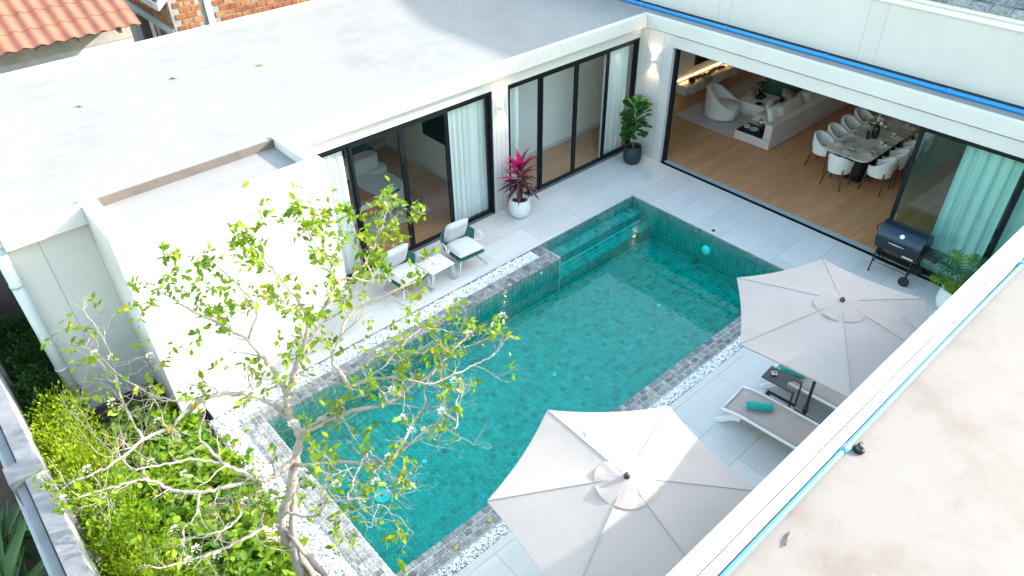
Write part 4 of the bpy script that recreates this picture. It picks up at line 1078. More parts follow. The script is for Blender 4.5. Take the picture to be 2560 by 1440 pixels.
# teal curved seat behind the flowers
t = thing('velvet_seat', 'dark teal velvet curved seat behind the pink flowers', 'armchair', (-7.15, -0.75, 0.014), rad(20))
MB().lathe([(0.46, 0.0), (0.52, 0.08), (0.52, 0.36), (0.46, 0.42), (0, 0.43)], 28).build('seat', VELV, t)
tub(0.42, 0.55, 0.78, 0.50, rad(60), 0.1, lean=0.05).build('back_shell', VELV, t)
# media console and screen
t = thing('media_console', 'low pale stone console with warm light strip under the screen', 'console', (-7.6, -2.74, 0))
MB().box(-2.4, 2.33, -0.18, 0.19, 0.0, 0.26).build('cabinet', MARBW, t, 0.006)
WARM = mat('warm_strip', (1, 0.8, 0.5), 0.5, emit=(1.0, 0.62, 0.24), estr=3.5)
MB().box(-2.3, 2.3, -0.205, -0.195, 0.33, 0.345).build('light_strip', WARM, t)
o = MB().box(-8.6, -6.0, -2.95, -2.90, 0.62, 2.05).build('television', BLK, None, 0.004); tag(o, 'wide black wall screen above the stone console', 'television')
rk = MB()
for k in range(9):
    x = k * 0.16
    rk.blob((x - 0.65, 0.02 * math.sin(k * 2), 0.07 + 0.02 * math.sin(k)), 0.10, 40 + k, 0.3, 2, (1.3, 0.55, 0.55))
o = rk.build('driftwood', mat('driftwood_gold', (0.10, 0.075, 0.04), 0.6, col2=(0.42, 0.27, 0.10), vscale=6)); o.location = (-6.45, -2.72, 0.262); tag(o, 'long dark carved driftwood piece on the stone console', 'ornament')
o = MB().lathe([(0.05, 0), (0.10, 0.05), (0.085, 0.13), (0.05, 0.15), (0.045, 0.14), (0, 0.05)], 18).tube(catmull([(-0.09, 0, 0.08), (-0.07, 0, 0.24), (0.07, 0, 0.24), (0.09, 0, 0.08)], 5), 0.008, 6).build('lantern', mat('dark_bronze', (0.06, 0.04, 0.02), 0.4, 0.7)); o.location = (-5.62, -2.70, 0.262); tag(o, 'round bronze lantern with handle on the stone console', 'lantern')

# dining table
t = thing('dining_table', 'long dining table with a grey brown marble top and dark base', 'dining table', (-5.25, 2.865, 0))
def rrect(w, h, r, n=8):
    out = []
    for cx, cy_, a0 in ((w - r, h - r, 0), (-w + r, h - r, 90), (-w + r, -h + r, 180), (w - r, -h + r, 270)):
        out += [(cx + r * math.cos(rad(a0 + 90 * i / n)), cy_ + r * math.sin(rad(a0 + 90 * i / n))) for i in range(n + 1)]
    return out
MB().prism(rrect(1.55, 0.51, 0.22), 0.735, 0.76).build('table_top', MARB, t, 0.006)
for s in (-1, 1): MB().prism(rrect(0.12, 0.26, 0.1), 0.03, 0.734, Matrix.Translation((s * 0.85, 0, 0))).build('pedestal', BLK, t)
MB().box(-1.1, 1.1, -0.3, 0.3, 0.0, 0.03).build('base_plate', BLK, t, 0.006)
FABD = mat('dining_fabric', (0.72, 0.71, 0.71), 0.9, bump=0.25, bscale=300, sheen=0.2)
WALN = mat('walnut', (0.13, 0.062, 0.032), 0.5, var=0.3, vscale=8, stretch=(6, 6, 1))
def dining_chair(label, loc, rz):
    t = thing('dining_chair', label, 'chair', loc, rz, 'pale tub chairs around the dining table')
    M = Matrix.Diagonal((1.02, 0.95, 1, 1))
    place(tub(0.215, 0.262, 0.80, 0.60, rad(50), 0.40, lean=0.12, n=24), M).build('back_shell', FABD, t)
    place(MB().lathe([(0.20, 0.365), (0.252, 0.385), (0.252, 0.43), (0.215, 0.47), (0.0, 0.475)], 24), M).build('seat', FABD, t)
    place(MB().lathe([(0.254, 0.398), (0.266, 0.405), (0.254, 0.412)], 24), M).build('piping', FABD, t)
    for a in (45, 135, 225, 315):
        c, s = math.cos(rad(a)), math.sin(rad(a))
        MB().tube([(c * 0.262, s * 0.25, 0.52), (c * 0.275, s * 0.265, 0.38), (c * 0.345, s * 0.33, 0.0)], [0.019, 0.022, 0.013], 8).build('leg', WALN, t)
    return t
first = dining_chair('pale tub dining chair at the near head of the table', (-3.72, 2.82, 0), rad(180))
ORD = ('first', 'second', 'third', 'fourth')
for k in range(4):
    dup(first, (-4.25 - 0.63 * k, 2.14, 0), rad(90 + (k % 2) * 4 - 2), 'pale tub dining chair on the sofa side, %s from the pool' % ORD[k])
    dup(first, (-4.18 - 0.63 * k, 3.52, 0), rad(-90 + (k % 2) * 4), 'pale tub dining chair on the glass door side, %s from the pool' % ORD[k])
CER = mat('stoneware', (0.62, 0.57, 0.53), 0.35)
NAP = mat('white_napkin', (0.75, 0.73, 0.72), 0.9)
PL = ((-4.17, 2.50, 'on the sofa side, first from the pool'), (-4.81, 2.49, 'on the sofa side, second from the pool'), (-5.49, 2.49, 'on the sofa side, third from the pool'), (-3.92, 2.85, 'at the near head of the table'),
      (-4.15, 3.25, 'on the glass door side, first from the pool'), (-4.80, 3.23, 'on the glass door side, second from the pool'), (-5.42, 3.22, 'on the glass door side, third from the pool'), (-6.09, 3.22, 'on the glass door side, fourth from the pool'), (-6.12, 2.50, 'on the sofa side, fourth from the pool'))
pproto = None
for i, (x, y, wh) in enumerate(PL):
    lb = 'round stoneware plate with a rolled napkin ' + wh
    if pproto is None:
        pproto = thing('place_setting', lb, 'plate', (x, y, 0.761), 0.3, 'place settings on the dining table')
        MB().lathe([(0.09, 0), (0.15, 0.012), (0.145, 0.018), (0.09, 0.008), (0, 0.008)], 24).build('plate', CER, pproto)
        MB().lathe([(0.06, 0.009), (0.105, 0.022), (0.10, 0.028), (0.06, 0.018), (0, 0.018)], 24).build('small_plate', CER, pproto)
        nk = MB(); rows = []
        for k in range(9):
            s = k / 8 * 2 - 1; w = 0.030 + 0.030 * abs(s)
            rows.append([(s * 0.14, math.cos(a) * w, 0.038 + math.sin(a) * (0.016 + 0.006 * math.sin(a * 3 + k))) for a in [2 * math.pi * j / 12 for j in range(12)]])
        nk.grid(rows, True, True); nk.build('napkin', NAP, pproto)
        MB().tube([(-0.012, 0, 0.038), (0.012, 0, 0.038)], 0.034, 14).build('napkin_ring', BLK, pproto)
    else: dup(pproto, (x, y, 0.761), RND.uniform(0, 1.0), lb)
bouquet('white_roses', 'white roses in a tall black vase on the dining table', (-5.02, 2.88, 0.761), [(0.07, 0), (0.09, 0.12), (0.07, 0.26), (0.05, 0.30)], BLK, 0.46, 0.20, 10, 0.042, PETW, GRN, 8)
o = MB().box(-0.07, 0.07, -0.03, 0.03, 0, 0.16).build('black_bag', BLK, None, 0.006); o.location = (-4.88, 2.78, 0.761); o.rotation_euler = (0, 0, 0.5); tag(o, 'small black box standing before the vase of white roses', 'box')

# ------------------------------------------------------------------ lounge behind the left door
o = MB().box(3.70, 6.9, -3.65, -2.61, 0.001, 0.014).build('rug', mat('mottled_rug', (0.52, 0.50, 0.48), 1.0, col2=(0.36, 0.35, 0.34), vscale=3, detail=8, bump=0.5, bscale=150)); tag(o, 'mottled pale rug inside the left glazed lounge', 'rug')
t = thing('curved_sofa', 'rounded white boucle daybed inside the left glazed lounge', 'sofa', (4.75, -3.75, 0.014))
MB().prism(rrect(0.98, 0.62, 0.5, 10), 0.03, 0.40).build('seat', BOUC, t, 0.06, 3)
MB().prism(rrect(0.98, 0.20, 0.19, 8), 0.40, 0.78, Matrix.Translation((0.05, -0.72, 0))).build('back', BOUC, t, 0.06, 3)
MB().lathe([(0.25, 0.0), (0.27, 0.05), (0.27, 0.42), (0.22, 0.48), (0, 0.49)], 20, (-0.80, -0.62)).build('arm', BOUC, t)
rows = []
for i in range(13):
    s = i / 12
    y = 0.10 + (-0.60 + 1.25 * s); 
    rows.append([(-0.10 + 0.62 * k / 6 + 0.05 * math.sin(s * 4), y if y < 0.64 else 0.64, (0.43 if y < 0.62 else 0.43 - (s - 0.81) * 1.8) + 0.008 * math.sin(k * 2 + i)) for k in range(7)])
o = MB().grid(rows).build('throw', mat('rust_throw', (0.42, 0.13, 0.075), 0.95, bump=0.3, bscale=200), None, solid=0.02); o.location = (4.75, -3.75, 0.02); tag(o, 'rust brown throw spread over the white daybed', 'throw')
t = thing('side_table', 'small dark table with a cup beside the white daybed', 'table', (4.33, -3.10, 0.014))
MB().box(-0.13, 0.13, -0.12, 0.12, 0.52, 0.54).build('table_top', BLK, t); MB().tube([(0, 0, 0.02), (0, 0, 0.52)], 0.014, 8).build('post', BLK, t); MB().box(-0.14, 0.14, -0.10, 0.10, 0, 0.02).build('foot', mat('pale_wood', (0.5, 0.38, 0.28), 0.6), t)
o = MB().box(-0.11, 0.11, -0.08, 0.08, 0, 0.012).lathe([(0.03, 0.013), (0.04, 0.06), (0.035, 0.06), (0.028, 0.02), (0, 0.02)], 16).build('cup_tray', PETW); o.location = (4.33, -3.10, 0.555); o.rotation_euler = (0, 0, .4); tag(o, 'white cup and tray on the small dark lounge table', 'cup')
t = thing('bed', 'low bed with white linen and a teal runner deep in the lounge', 'bed', (4.7, -5.3, 0))
MB().box(-1.2, 1.2, -0.6, 0.15, 0.0, 0.5).build('mattress', PETW, t, 0.05, 3)
MB().box(-1.21, 1.21, -0.28, 0.17, 0.45, 0.515).build('runner', VELV, t, 0.02)
o = MB().box(2.715, 2.76, -4.07, -2.6, 1.0, 1.95).build('television', BLK, None, 0.004); tag(o, 'black wall screen seen through the left glazed door', 'television')
# ------------------------------------------------------------------ potted plants
LV = [(0, 0, 0), (-.2, .3, .05), (-.22, .62, .03), (0, 1, -.06), (.22, .62, .03), (.2, .3, .05), (0, .33, 0), (0, .65, -.01)]
LF = [(0, 6, 1), (1, 6, 7), (1, 7, 2), (2, 7, 3), (0, 5, 6), (5, 7, 6), (5, 4, 7), (4, 3, 7)]
def blade(prof, bend=0.3, cup=0.12, n=None, wav=0.0):
    """leaf along +y, prof = list of (t, halfwidth)"""
    rows = []
    for t_, w in prof:
        z = -bend * t_ * t_
        rows.append([(-w, t_, z + cup * w + wav * math.sin(t_ * 20)), (-w * .5, t_, z + cup * w * .3), (0, t_, z), (w * .5, t_, z + cup * w * .3), (w, t_, z + cup * w - wav * math.sin(t_ * 20 + 1))])
    m = MB().grid(rows)
    return m
def leafmesh(name, mb, m):
    me = bpy.data.meshes.new(name); me.from_pydata(mb.v, [], mb.f); me.polygons.foreach_set('use_smooth', mb.sm); me.materials.append(m)
    return me
def setmat(o, M): o.matrix_local = M; return o
POTW = mat('white_pot', (0.74, 0.74, 0.73), 0.5, bump=0.05, bscale=80)
POTD = mat('dark_pot', (0.02, 0.035, 0.045), 0.6, var=0.2, vscale=5)
def pot(t, m, r, h, soil=0.06, prof=None):
    pr = [(r * .62, 0), (r * .86, h * .12), (r * 1.0, h * .40), (r * 0.98, h * .72), (r * .88, h * .96), (r * .86, h), (r * .80, h), (r * .80, h - soil - .01)]
    MB().lathe(pr, 32).build('pot', m, t)
    MB().lathe([(r * .81, h - soil - .004), (0.0, h - soil + 0.01)], 24).build('soil', SOIL, t)
FIG = leafmat('fig_leaf', (0.006, 0.05, 0.006), (0.025, 0.13, 0.014), 0.35, 4, 0.2)
t = thing('potted_fig', 'green fiddle leaf fig in a dark round pot at the inner corner', 'potted plant', (-1.17, -1.05, 0.001))
pot(t, POTD, 0.225, 0.44)
MB().tube(catmull([(0, 0, 0.38), (0.02, 0.01, 0.7), (-0.01, 0.03, 1.0), (0.02, 0.0, 1.3)], 4), 0.014, 8).build('stem', mat('fig_stem', (0.2, 0.16, 0.13), 0.8), t)
fm = leafmesh('leaf', blade([(0, .01), (.06, .012), (.12, .09), (.28, .17), (.42, .15), (.55, .19), (.72, .29), (.86, .28), (.96, .16), (1, .02)], 0.22, 0.25, wav=0.02), FIG)
rnd = random.Random(11)
for k in range(40):
    q = k / 40; z = 0.68 + 0.70 * q; a = k * 2.4 + rnd.uniform(-.3, .3)
    el = rad(10 + 55 * q * q + rnd.uniform(-12, 12)); d = Vector((math.cos(a) * math.cos(el), math.sin(a) * math.cos(el), math.sin(el)))
    s = rnd.uniform(0.30, 0.42) * (0.72 + 0.36 * min(1, q * 1.6))
    o = share('leaf', fm, (0, 0, 0), t); setmat(o, aim(Vector((0.01, 0.01, z)) + d * 0.06, d, rnd.uniform(-.4, .4), s))
COR1 = leafmat('cordyline_dark', (0.035, 0.012, 0.018), (0.10, 0.02, 0.04), 0.4, 4, 0.15)
COR2 = leafmat('cordyline_pink', (0.45, 0.01, 0.12), (0.72, 0.02, 0.24), 0.4, 4, 0.3)
COR3 = leafmat('cordyline_rose', (0.25, 0.015, 0.05), (0.42, 0.03, 0.09), 0.4, 4, 0.25)
t = thing('potted_cordyline', 'red and pink cordyline in a round white pot', 'potted plant', (2.42, -1.13, 0.001))
pot(t, POTW, 0.235, 0.42, 0.09)
sm_ = mat('cane', (0.12, 0.07, 0.06), 0.8)
for p, q_, h in (((-0.04, 0.02), (-0.06, 0.05), 0.98), ((0.05, -0.02), (0.06, -0.03), 0.86), ((-0.01, -0.05), (-0.10, -0.10), 0.80)):
    MB().tube([(p[0], p[1], 0.31), (q_[0], q_[1], h)], 0.014, 8).build('cane', sm_, t)
lp = [(0, .012), (.1, .03), (.3, .075), (.5, .09), (.7, .07), (.88, .03), (1, .003)]
cms = [leafmesh('leaf', blade(lp, b, 0.5), m) for b, m in ((0.45, COR1), (0.25, COR3), (0.08, COR2))]
rnd = random.Random(5)
for k in range(52):
    q = k / 52; a = k * 2.4; top = (-0.02 + 0.05 * math.sin(k), 0.0, 0.70 + 0.42 * q)
    el = rad(-8 + 88 * q ** 1.6 + rnd.uniform(-10, 10)); d = Vector((math.cos(a) * math.cos(el), math.sin(a) * math.cos(el), math.sin(el)))
    mm = 0 if q < 0.5 or k % 3 == 0 else 1
    if k in (26, 34, 39, 47, 50): mm = 2
    s = rnd.uniform(0.38, 0.50) * (1 if mm < 2 else 1.05)
    o = share('leaf', cms[mm], (0, 0, 0), t); setmat(o, aim(top, d, rnd.uniform(-.5, .5), (s * (1.0 if mm < 2 else 1.9), s, s)))
MON1 = leafmat('monstera_dark', (0.008, 0.06, 0.02), (0.02, 0.12, 0.035), 0.35, 4, 0.2)
MON2 = leafmat('monstera_lime', (0.07, 0.18, 0.006), (0.16, 0.28, 0.01), 0.35, 4, 0.35)
t = thing('potted_monstera', 'monstera with dark and lime split leaves in a white pot by the parapet', 'potted plant', (-1.08, 6.50, 0.001))
pot(t, POTW, 0.27, 0.46, 0.07)
def monstera():
    m = MB()
    nl = 7
    m.grid([[(-.05, t_, 0), (0, t_, -.015), (.05, t_, 0)] for t_ in (0.0, .2, .4, .6, .8, 1.0)])
    for s in (-1, 1):
        for k in range(nl):
            t0 = 0.02 + k * 0.13; a = rad(110 - k * 15); ln = 0.52 * math.sin(math.pi * (0.22 + 0.70 * (k + .5) / nl)) + 0.08
            d = Vector((math.sin(a) * s, math.cos(a))); 
            rows = []
            for i in range(6):
                q = i / 5; w = 0.058 * (1 - 0.25 * q) if i < 5 else 0.015
                c = Vector((0, t0 + .05)) + d * ln * q; pr = Vector((-d.y, d.x)) * w
                zz = -0.20 * (q * ln * 1.4) ** 2
                rows.append([(c.x - pr.x, c.y - pr.y, zz), (c.x + pr.x, c.y + pr.y, zz)])
            m.grid(rows)
    return m
mms = [leafmesh('leaf', monstera(), MON1), leafmesh('leaf', monstera(), MON2)]
rnd = random.Random(9)
stemm = mat('monstera_stem', (0.10, 0.17, 0.04), 0.6)
for k in range(17):
    a = k * 2.4 + 0.5; q = k / 17; r_ = 0.10 + 0.20 * rnd.random(); z = 0.58 + 0.52 * q
    top = Vector((math.cos(a) * r_, math.sin(a) * r_, z)); d = Vector((math.cos(a), math.sin(a), 0.25 - 0.5 * rnd.random()))
    MB().tube(catmull([(0.02 * math.cos(a), 0.02 * math.sin(a), 0.38), (top.x * .5, top.y * .5, z * .75 + .1), top], 4), 0.008, 6).build('stem', stemm, t)
    o = share('leaf', mms[1 if k in (2, 5, 8, 9, 12) else 0], (0, 0, 0), t); setmat(o, aim(top, d, rnd.uniform(-.4, .4), rnd.uniform(0.24, 0.33)))

# ------------------------------------------------------------------ garden at the near left
def cloud(c, r, n, size, rnd, shell=0.5, up=0.3, zmin=0.0):
    Ms = []
    while len(Ms) < n:
        d = Vector((rnd.gauss(0, 1), rnd.gauss(0, 1), rnd.gauss(0, 1))).normalized()
        q = (shell + (1 - shell) * rnd.random()) * (1 + 0.18 * math.sin(d.x * 5 + c[0] * 3) * math.sin(d.y * 5 + c[1]) + 0.12 * math.sin(d.z * 9 + d.x * 7))
        p = Vector((c[0] + d.x * r[0] * q, c[1] + d.y * r[1] * q, c[2] + d.z * r[2] * q))
        if p.z < zmin: continue
        dd = d + Vector((rnd.uniform(-.7, .7), rnd.uniform(-.7, .7), rnd.uniform(-.3, .7) + up))
        Ms.append(aim(p, dd, rnd.uniform(0, 6.28), size * rnd.uniform(0.6, 1.3)))
    return Ms
HEDL = leafmat('hedge_lime', (0.13, 0.24, 0.004), (0.33, 0.42, 0.006), 0.6, 3, 0.5)
HEDG = leafmat('hedge_green', (0.10, 0.22, 0.004), (0.26, 0.38, 0.006), 0.6, 3, 0.5)
HEDD = leafmat('hedge_dark', (0.015, 0.07, 0.012), (0.06, 0.16, 0.025), 0.6, 3, 0.4)
BARKD = mat('bush_stem', (0.10, 0.08, 0.06), 0.9)
rnd = random.Random(21)
HED = [(-3.4, 0.42, 0.95, HEDD, 'dark green shrub by the far left end of the garden wall'), (-2.5, 0.45, 1.05, HEDD, 'dark green feathery shrub beside the white slippers'), (-1.65, 0.42, 1.0, HEDD, 'dark green shrub next to the lime hedge'),
       (-0.85, 0.38, 1.25, HEDL, 'lime green shrub at the far end of the hedge'), (-0.15, 0.40, 1.30, HEDL, 'second lime green shrub from the far end of the hedge'), (0.55, 0.40, 1.35, HEDL, 'third lime green shrub along the garden wall'),
       (1.25, 0.40, 1.30, HEDG, 'mid green shrub in the middle of the hedge'), (1.95, 0.42, 1.30, HEDG, 'mid green shrub under the low tree branch'), (2.65, 0.42, 1.25, HEDL, 'lime shrub near the bottom of the garden wall'), (3.35, 0.42, 1.2, HEDG, 'green shrub nearest the camera along the garden wall')]
for y, r, h, m, lb in HED:
    t = thing('hedge_shrub', lb, 'shrub', (11.62 + rnd.uniform(-.06, .06), y, -0.05), 0, 'shrubs along the garden wall')
    Ms = []
    for k in range(6):
        a = k * 2.4; hh = h * rnd.uniform(0.55, 0.98)
        c = (math.cos(a) * r * .45, math.sin(a) * r * .5, hh * .62)
        Ms += cloud(c, (r * .68, r * .74, hh * .48), 420, 0.06, rnd, 0.35, 0.6, 0.02)
    for k in range(26):   # upright plumes that break the outline
        a, q = rnd.uniform(0, 6.28), rnd.random() ** .5; bx_, by_ = math.cos(a) * r * q, math.sin(a) * r * q; hz = h * rnd.uniform(.7, 1.12) * (1 - .25 * q)
        for j in range(16):
            s = j / 16; dd = Vector((rnd.uniform(-.8, .8), rnd.uniform(-.8, .8), rnd.uniform(.2, 1)))
            Ms.append(aim((bx_ + rnd.uniform(-.03, .03) + .06 * s * math.cos(a), by_ + rnd.uniform(-.03, .03) + .06 * s * math.sin(a), hz * (.72 + .3 * s)), dd, rnd.uniform(0, 6), 0.06 * rnd.uniform(.6, 1.2) * (1.1 - .5 * s)))
    o = scatter('crown', LV, LF, Ms, m, t); o['kind'] = 'stuff'
    st = MB()
    for k in range(5):
        a = k * 1.3; st.tube([(0.03 * math.cos(a), 0.03 * math.sin(a), 0), (math.cos(a) * r * .5, math.sin(a) * r * .5, h * .7)], [0.018, 0.006], 6)
    st.build('trunk', BARKD, t)
# broad leaved garden plants
GL1 = leafmat('garden_leaf', (0.09, 0.22, 0.004), (0.28, 0.42, 0.006), 0.5, 3, 0.5)
GL2 = leafmat('garden_leaf_dark', (0.045, 0.14, 0.006), (0.16, 0.30, 0.008), 0.5, 3, 0.45)
spots = [(10.45, 3.95, .45, GL1), (10.85, 4.05, .5, GL1), (11.2, 3.75, .5, GL1), (10.75, 3.45, .5, GL1), (11.1, 3.15, .45, GL2), (10.4, 4.45, .5, GL1), (10.95, 4.6, .55, GL1), (10.3, 3.0, .3, GL1), (10.65, 2.75, .35, GL2), (11.05, 2.35, .4, GL2),
         (10.3, 1.7, .3, GL2), (10.7, 1.25, .35, GL1), (11.1, 1.45, .4, GL2), (10.35, 0.6, .3, GL2), (10.8, 0.35, .35, GL1), (11.15, 0.3, .4, GL2), (10.45, -0.5, .3, GL1), (10.9, -0.7, .3, GL2), (10.2, 2.15, .3, GL1), (10.5, 2.45, .4, GL1), (10.85, 1.85, .42, GL1), (10.6, 0.85, .4, GL1), (11.15, 1.95, .45, GL1), (11.15, 2.9, .5, GL1), (10.2, 1.15, .3, GL1), (10.75, 3.05, .42, GL1), (10.25, 4.1, .3, GL2), (11.2, 4.3, .55, GL1), (11.1, 0.75, .42, GL1), (10.25, 0.1, .3, GL1)]
wher = ('by the trunk foot', 'at the bottom edge of the view', 'in front of the hedge', 'under the tree', 'between trunk and hedge', 'nearest the camera', 'below the foreground branches', 'beside the pebble strip', 'behind the trunk', 'in the shade of the hedge',
        'by the pebbles in mid garden', 'in mid garden', 'against the mid hedge', 'at the bay corner', 'in front of the bay', 'at the far hedge', 'below the bay wall', 'at the far end of the bed', 'beside the pebbles behind the trunk', 'between two rocks', 'under the crossing branches', 'in mid bed beside the strap leaves', 'pressed against the hedge in mid garden', 'under the thick left branch', 'spilling towards the white pebbles', 'just left of the trunk', 'squeezed between trunk and pebbles', 'at the lower end of the hedge', 'below the lime hedge', 'by the pebbles near the bay')
for k, ((x, y, h, m), wl_) in enumerate(zip(spots, wher)):
    t = thing('leafy_plant', ('bright' if m is GL1 else 'dark') + ' green leafy plant ' + wl_, 'plant', (x, y, -0.05), rnd.uniform(0, 6), 'leafy plants in the garden bed')
    Ms = []
    st = MB()
    for j in range(22):
        a = j * 2.4; rr = rnd.uniform(.03, .42); top = Vector((math.cos(a) * rr, math.sin(a) * rr, h * rnd.uniform(.5, 1.1)))
        st.tube([(0, 0, 0), top * .5 + Vector((0, 0, .05)), top], [.006, .005, .003], 5)
        for i in range(13):
            s = rnd.uniform(.35, 1.05); p = top * s
            d = Vector((rnd.gauss(0, 1), rnd.gauss(0, 1), rnd.uniform(-.1, .8)))
            Ms.append(aim(p, d, rnd.uniform(-.6, .6), (0.17 * rnd.uniform(.6, 1.2), 0.14 * rnd.uniform(.6, 1.2), 0.14)))
    o = scatter('foliage', LV, LF, Ms, m, t); o['kind'] = 'stuff'
    st.build('stems', BARKD, t)
STR = leafmat('strap_leaf', (0.04, 0.11, 0.01), (0.14, 0.25, 0.02), 0.4, 3, 0.35)
sp = [(0, .010), (.25, .022), (.6, .024), (.85, .014), (1, .001)]
smesh = leafmesh('leaf', blade(sp, 0.75, 0.4), STR)
for k, (x, y, s_, lb) in enumerate(((10.75, 2.15, .75, 'arching strap leaved plant behind the trunk'), (11.05, 0.9, .7, 'arching strap leaved plant in front of the lime hedge'), (10.55, 0.05, .6, 'arching strap leaved plant by the bay corner'), (11.2, 2.75, .75, 'arching strap leaved plant under the thick left branch'), (10.4, 2.3, .55, 'small strap leaved plant beside the pebbles'))):
    t = thing('strap_plant', lb, 'plant', (x, y, -0.05), rnd.uniform(0, 6), 'strap leaved plants')
    for j in range(22):
        a = j * 2.4; el = rad(rnd.uniform(35, 82)); o = share('leaf', smesh, (0, 0, 0), t)
        setmat(o, aim((0.03 * math.cos(a), 0.03 * math.sin(a), 0.02), (math.cos(a) * math.cos(el), math.sin(a) * math.cos(el), math.sin(el)), rnd.uniform(-.2, .2), s_ * rnd.uniform(.7, 1.1)))
ROCK = stains('garden_rock', (0.50, 0.40, 0.31), [((0.36, 0.28, 0.22), 4, .45, .7, .7, (1, 1, 1)), ((0.62, 0.52, 0.42), 9, .5, .7, .6, (1, 1, 1))], 0.9, 0.6)
for k, (x, y, r, lb) in enumerate(((10.95, 2.62, .19, 'pale brown rock beside the thick left branch'), (10.55, 1.75, .16, 'pale brown rock in the middle of the bed'), (10.22, 2.55, .15, 'pale brown rock near the pebbles'), (10.62, 3.25, .17, 'pale brown rock beside the trunk'), (10.35, 3.42, .13, 'small pale brown rock at the trunk foot'))):
    o = MB().blob((0, 0, 0), r, 70 + k, .35, 3, (1.25, .9, .75)).build('rock', ROCK); o.location = (x, y, r * .35); o.rotation_euler = (0, 0, k); tag(o, lb, 'rock', 'rocks in the garden bed')
# garden wall
gw = thing('garden_wall', 'pale concrete garden wall with a double coping at the lower left', 'wall', (0, 0, 0))
CAPC = stains('pale_cap', (0.19, 0.186, 0.195), [((0.12, 0.116, 0.124), 2.5, .45, .7, .7, (1, 1, 1)), ((0.23, 0.226, 0.23), 7, .5, .7, .6, (1, 1, 1)), ((0.09, 0.085, 0.09), 14, .64, .76, .5, (1, 1, 1))], .85, .3)
MB().box(12.0, 12.13, -6, 6.5, -0.06, 1.80).build('wall', GREYC, gw)
MB().box(11.97, 12.155, -6, 6.5, 1.80, 1.90).build('cap', CAPC, gw, 0.008)
MB().box(12.17, 12.26, -6, 6.5, 1.68, 1.83).build('outer_rail', CAPC, gw, 0.006)
MB().box(12.28, 12.33, -6, 6.5, 1.45, 1.55).build('lower_rail', GREYC, gw, 0.006)
for y in (-2.4, 1.15, 4.6): MB().box(11.95, 12.30, y, y + 0.30, -0.06, 1.93).build('post', CAPC, gw, 0.008)
# plants outside the wall
FERN = leafmat('fern_leaf', (0.012, 0.05, 0.012), (0.06, 0.14, 0.02), 0.45, 3, 0.3)
fme = leafmesh('frond', blade([(0, .01), (.2, .06), (.5, .09), (.8, .05), (1, .003)], .7, .35, wav=.01), FERN)
for k, (x, y, s_, lb) in enumerate(((12.95, 1.4, .9, 'dark fern outside the garden wall post'), (13.1, 2.4, 1.0, 'large dark fern outside the garden wall at the lower left corner'), (12.8, 0.4, .8, 'dark fern outside the wall by the left picture edge'))):
    t = thing('fern', lb, 'fern', (x, y, -0.05), 0, 'ferns outside the garden wall')
    for j in range(30):
        a = j * 2.4; el = rad(rnd.uniform(25, 80)); o = share('frond', fme, (0, 0, 0), t)
        setmat(o, aim((0.04 * math.cos(a), 0.04 * math.sin(a), 0.05 + .3 * rnd.random()), (math.cos(a) * math.cos(el), math.sin(a) * math.cos(el), math.sin(el)), rnd.uniform(-.3, .3), s_ * rnd.uniform(.6, 1.1)))
# slippers and stick on the soil
SLP = mat('slipper_white', (0.72, 0.72, 0.75), 0.6)
for x, y, rz, lb in ((11.55, -4.10, rad(-68), 'white slipper on the soil, farther of the pair'), (11.62, -3.80, rad(-74), 'white slipper on the soil, nearer of the pair')):
    t = thing('slipper', lb, 'slipper', (x, y, -0.058), rz, 'pair of white slippers')
    out = [(0.05 * math.cos(a) * (1.0 if math.sin(a) > 0 else .8), 0.14 * math.sin(a)) for a in [2 * math.pi * i / 24 for i in range(24)]]
    MB().prism(out, 0, 0.022).build('sole', SLP, t, .004)
    MB().grid([[(0.052 * math.cos(a), 0.02 + d_, 0.022 + 0.045 * math.sin(a)) for a in [math.pi * i / 10 for i in range(11)]] for d_ in (0, .03, .06)]).build('band', SLP, t)
o = MB().tube([(0, 0, 0.02), (0.35, 0.08, 0.03), (0.62, 0.1, 0.02)], [.016, .013, .01], 8).build('stick', mat('pale_stick', (0.30, 0.24, 0.18), .8)); o.location = (11.25, -3.15, -0.06); o.rotation_euler = (0, 0, rad(20)); tag(o, 'thin wooden stick on the dark soil by the downpipe', 'stick')
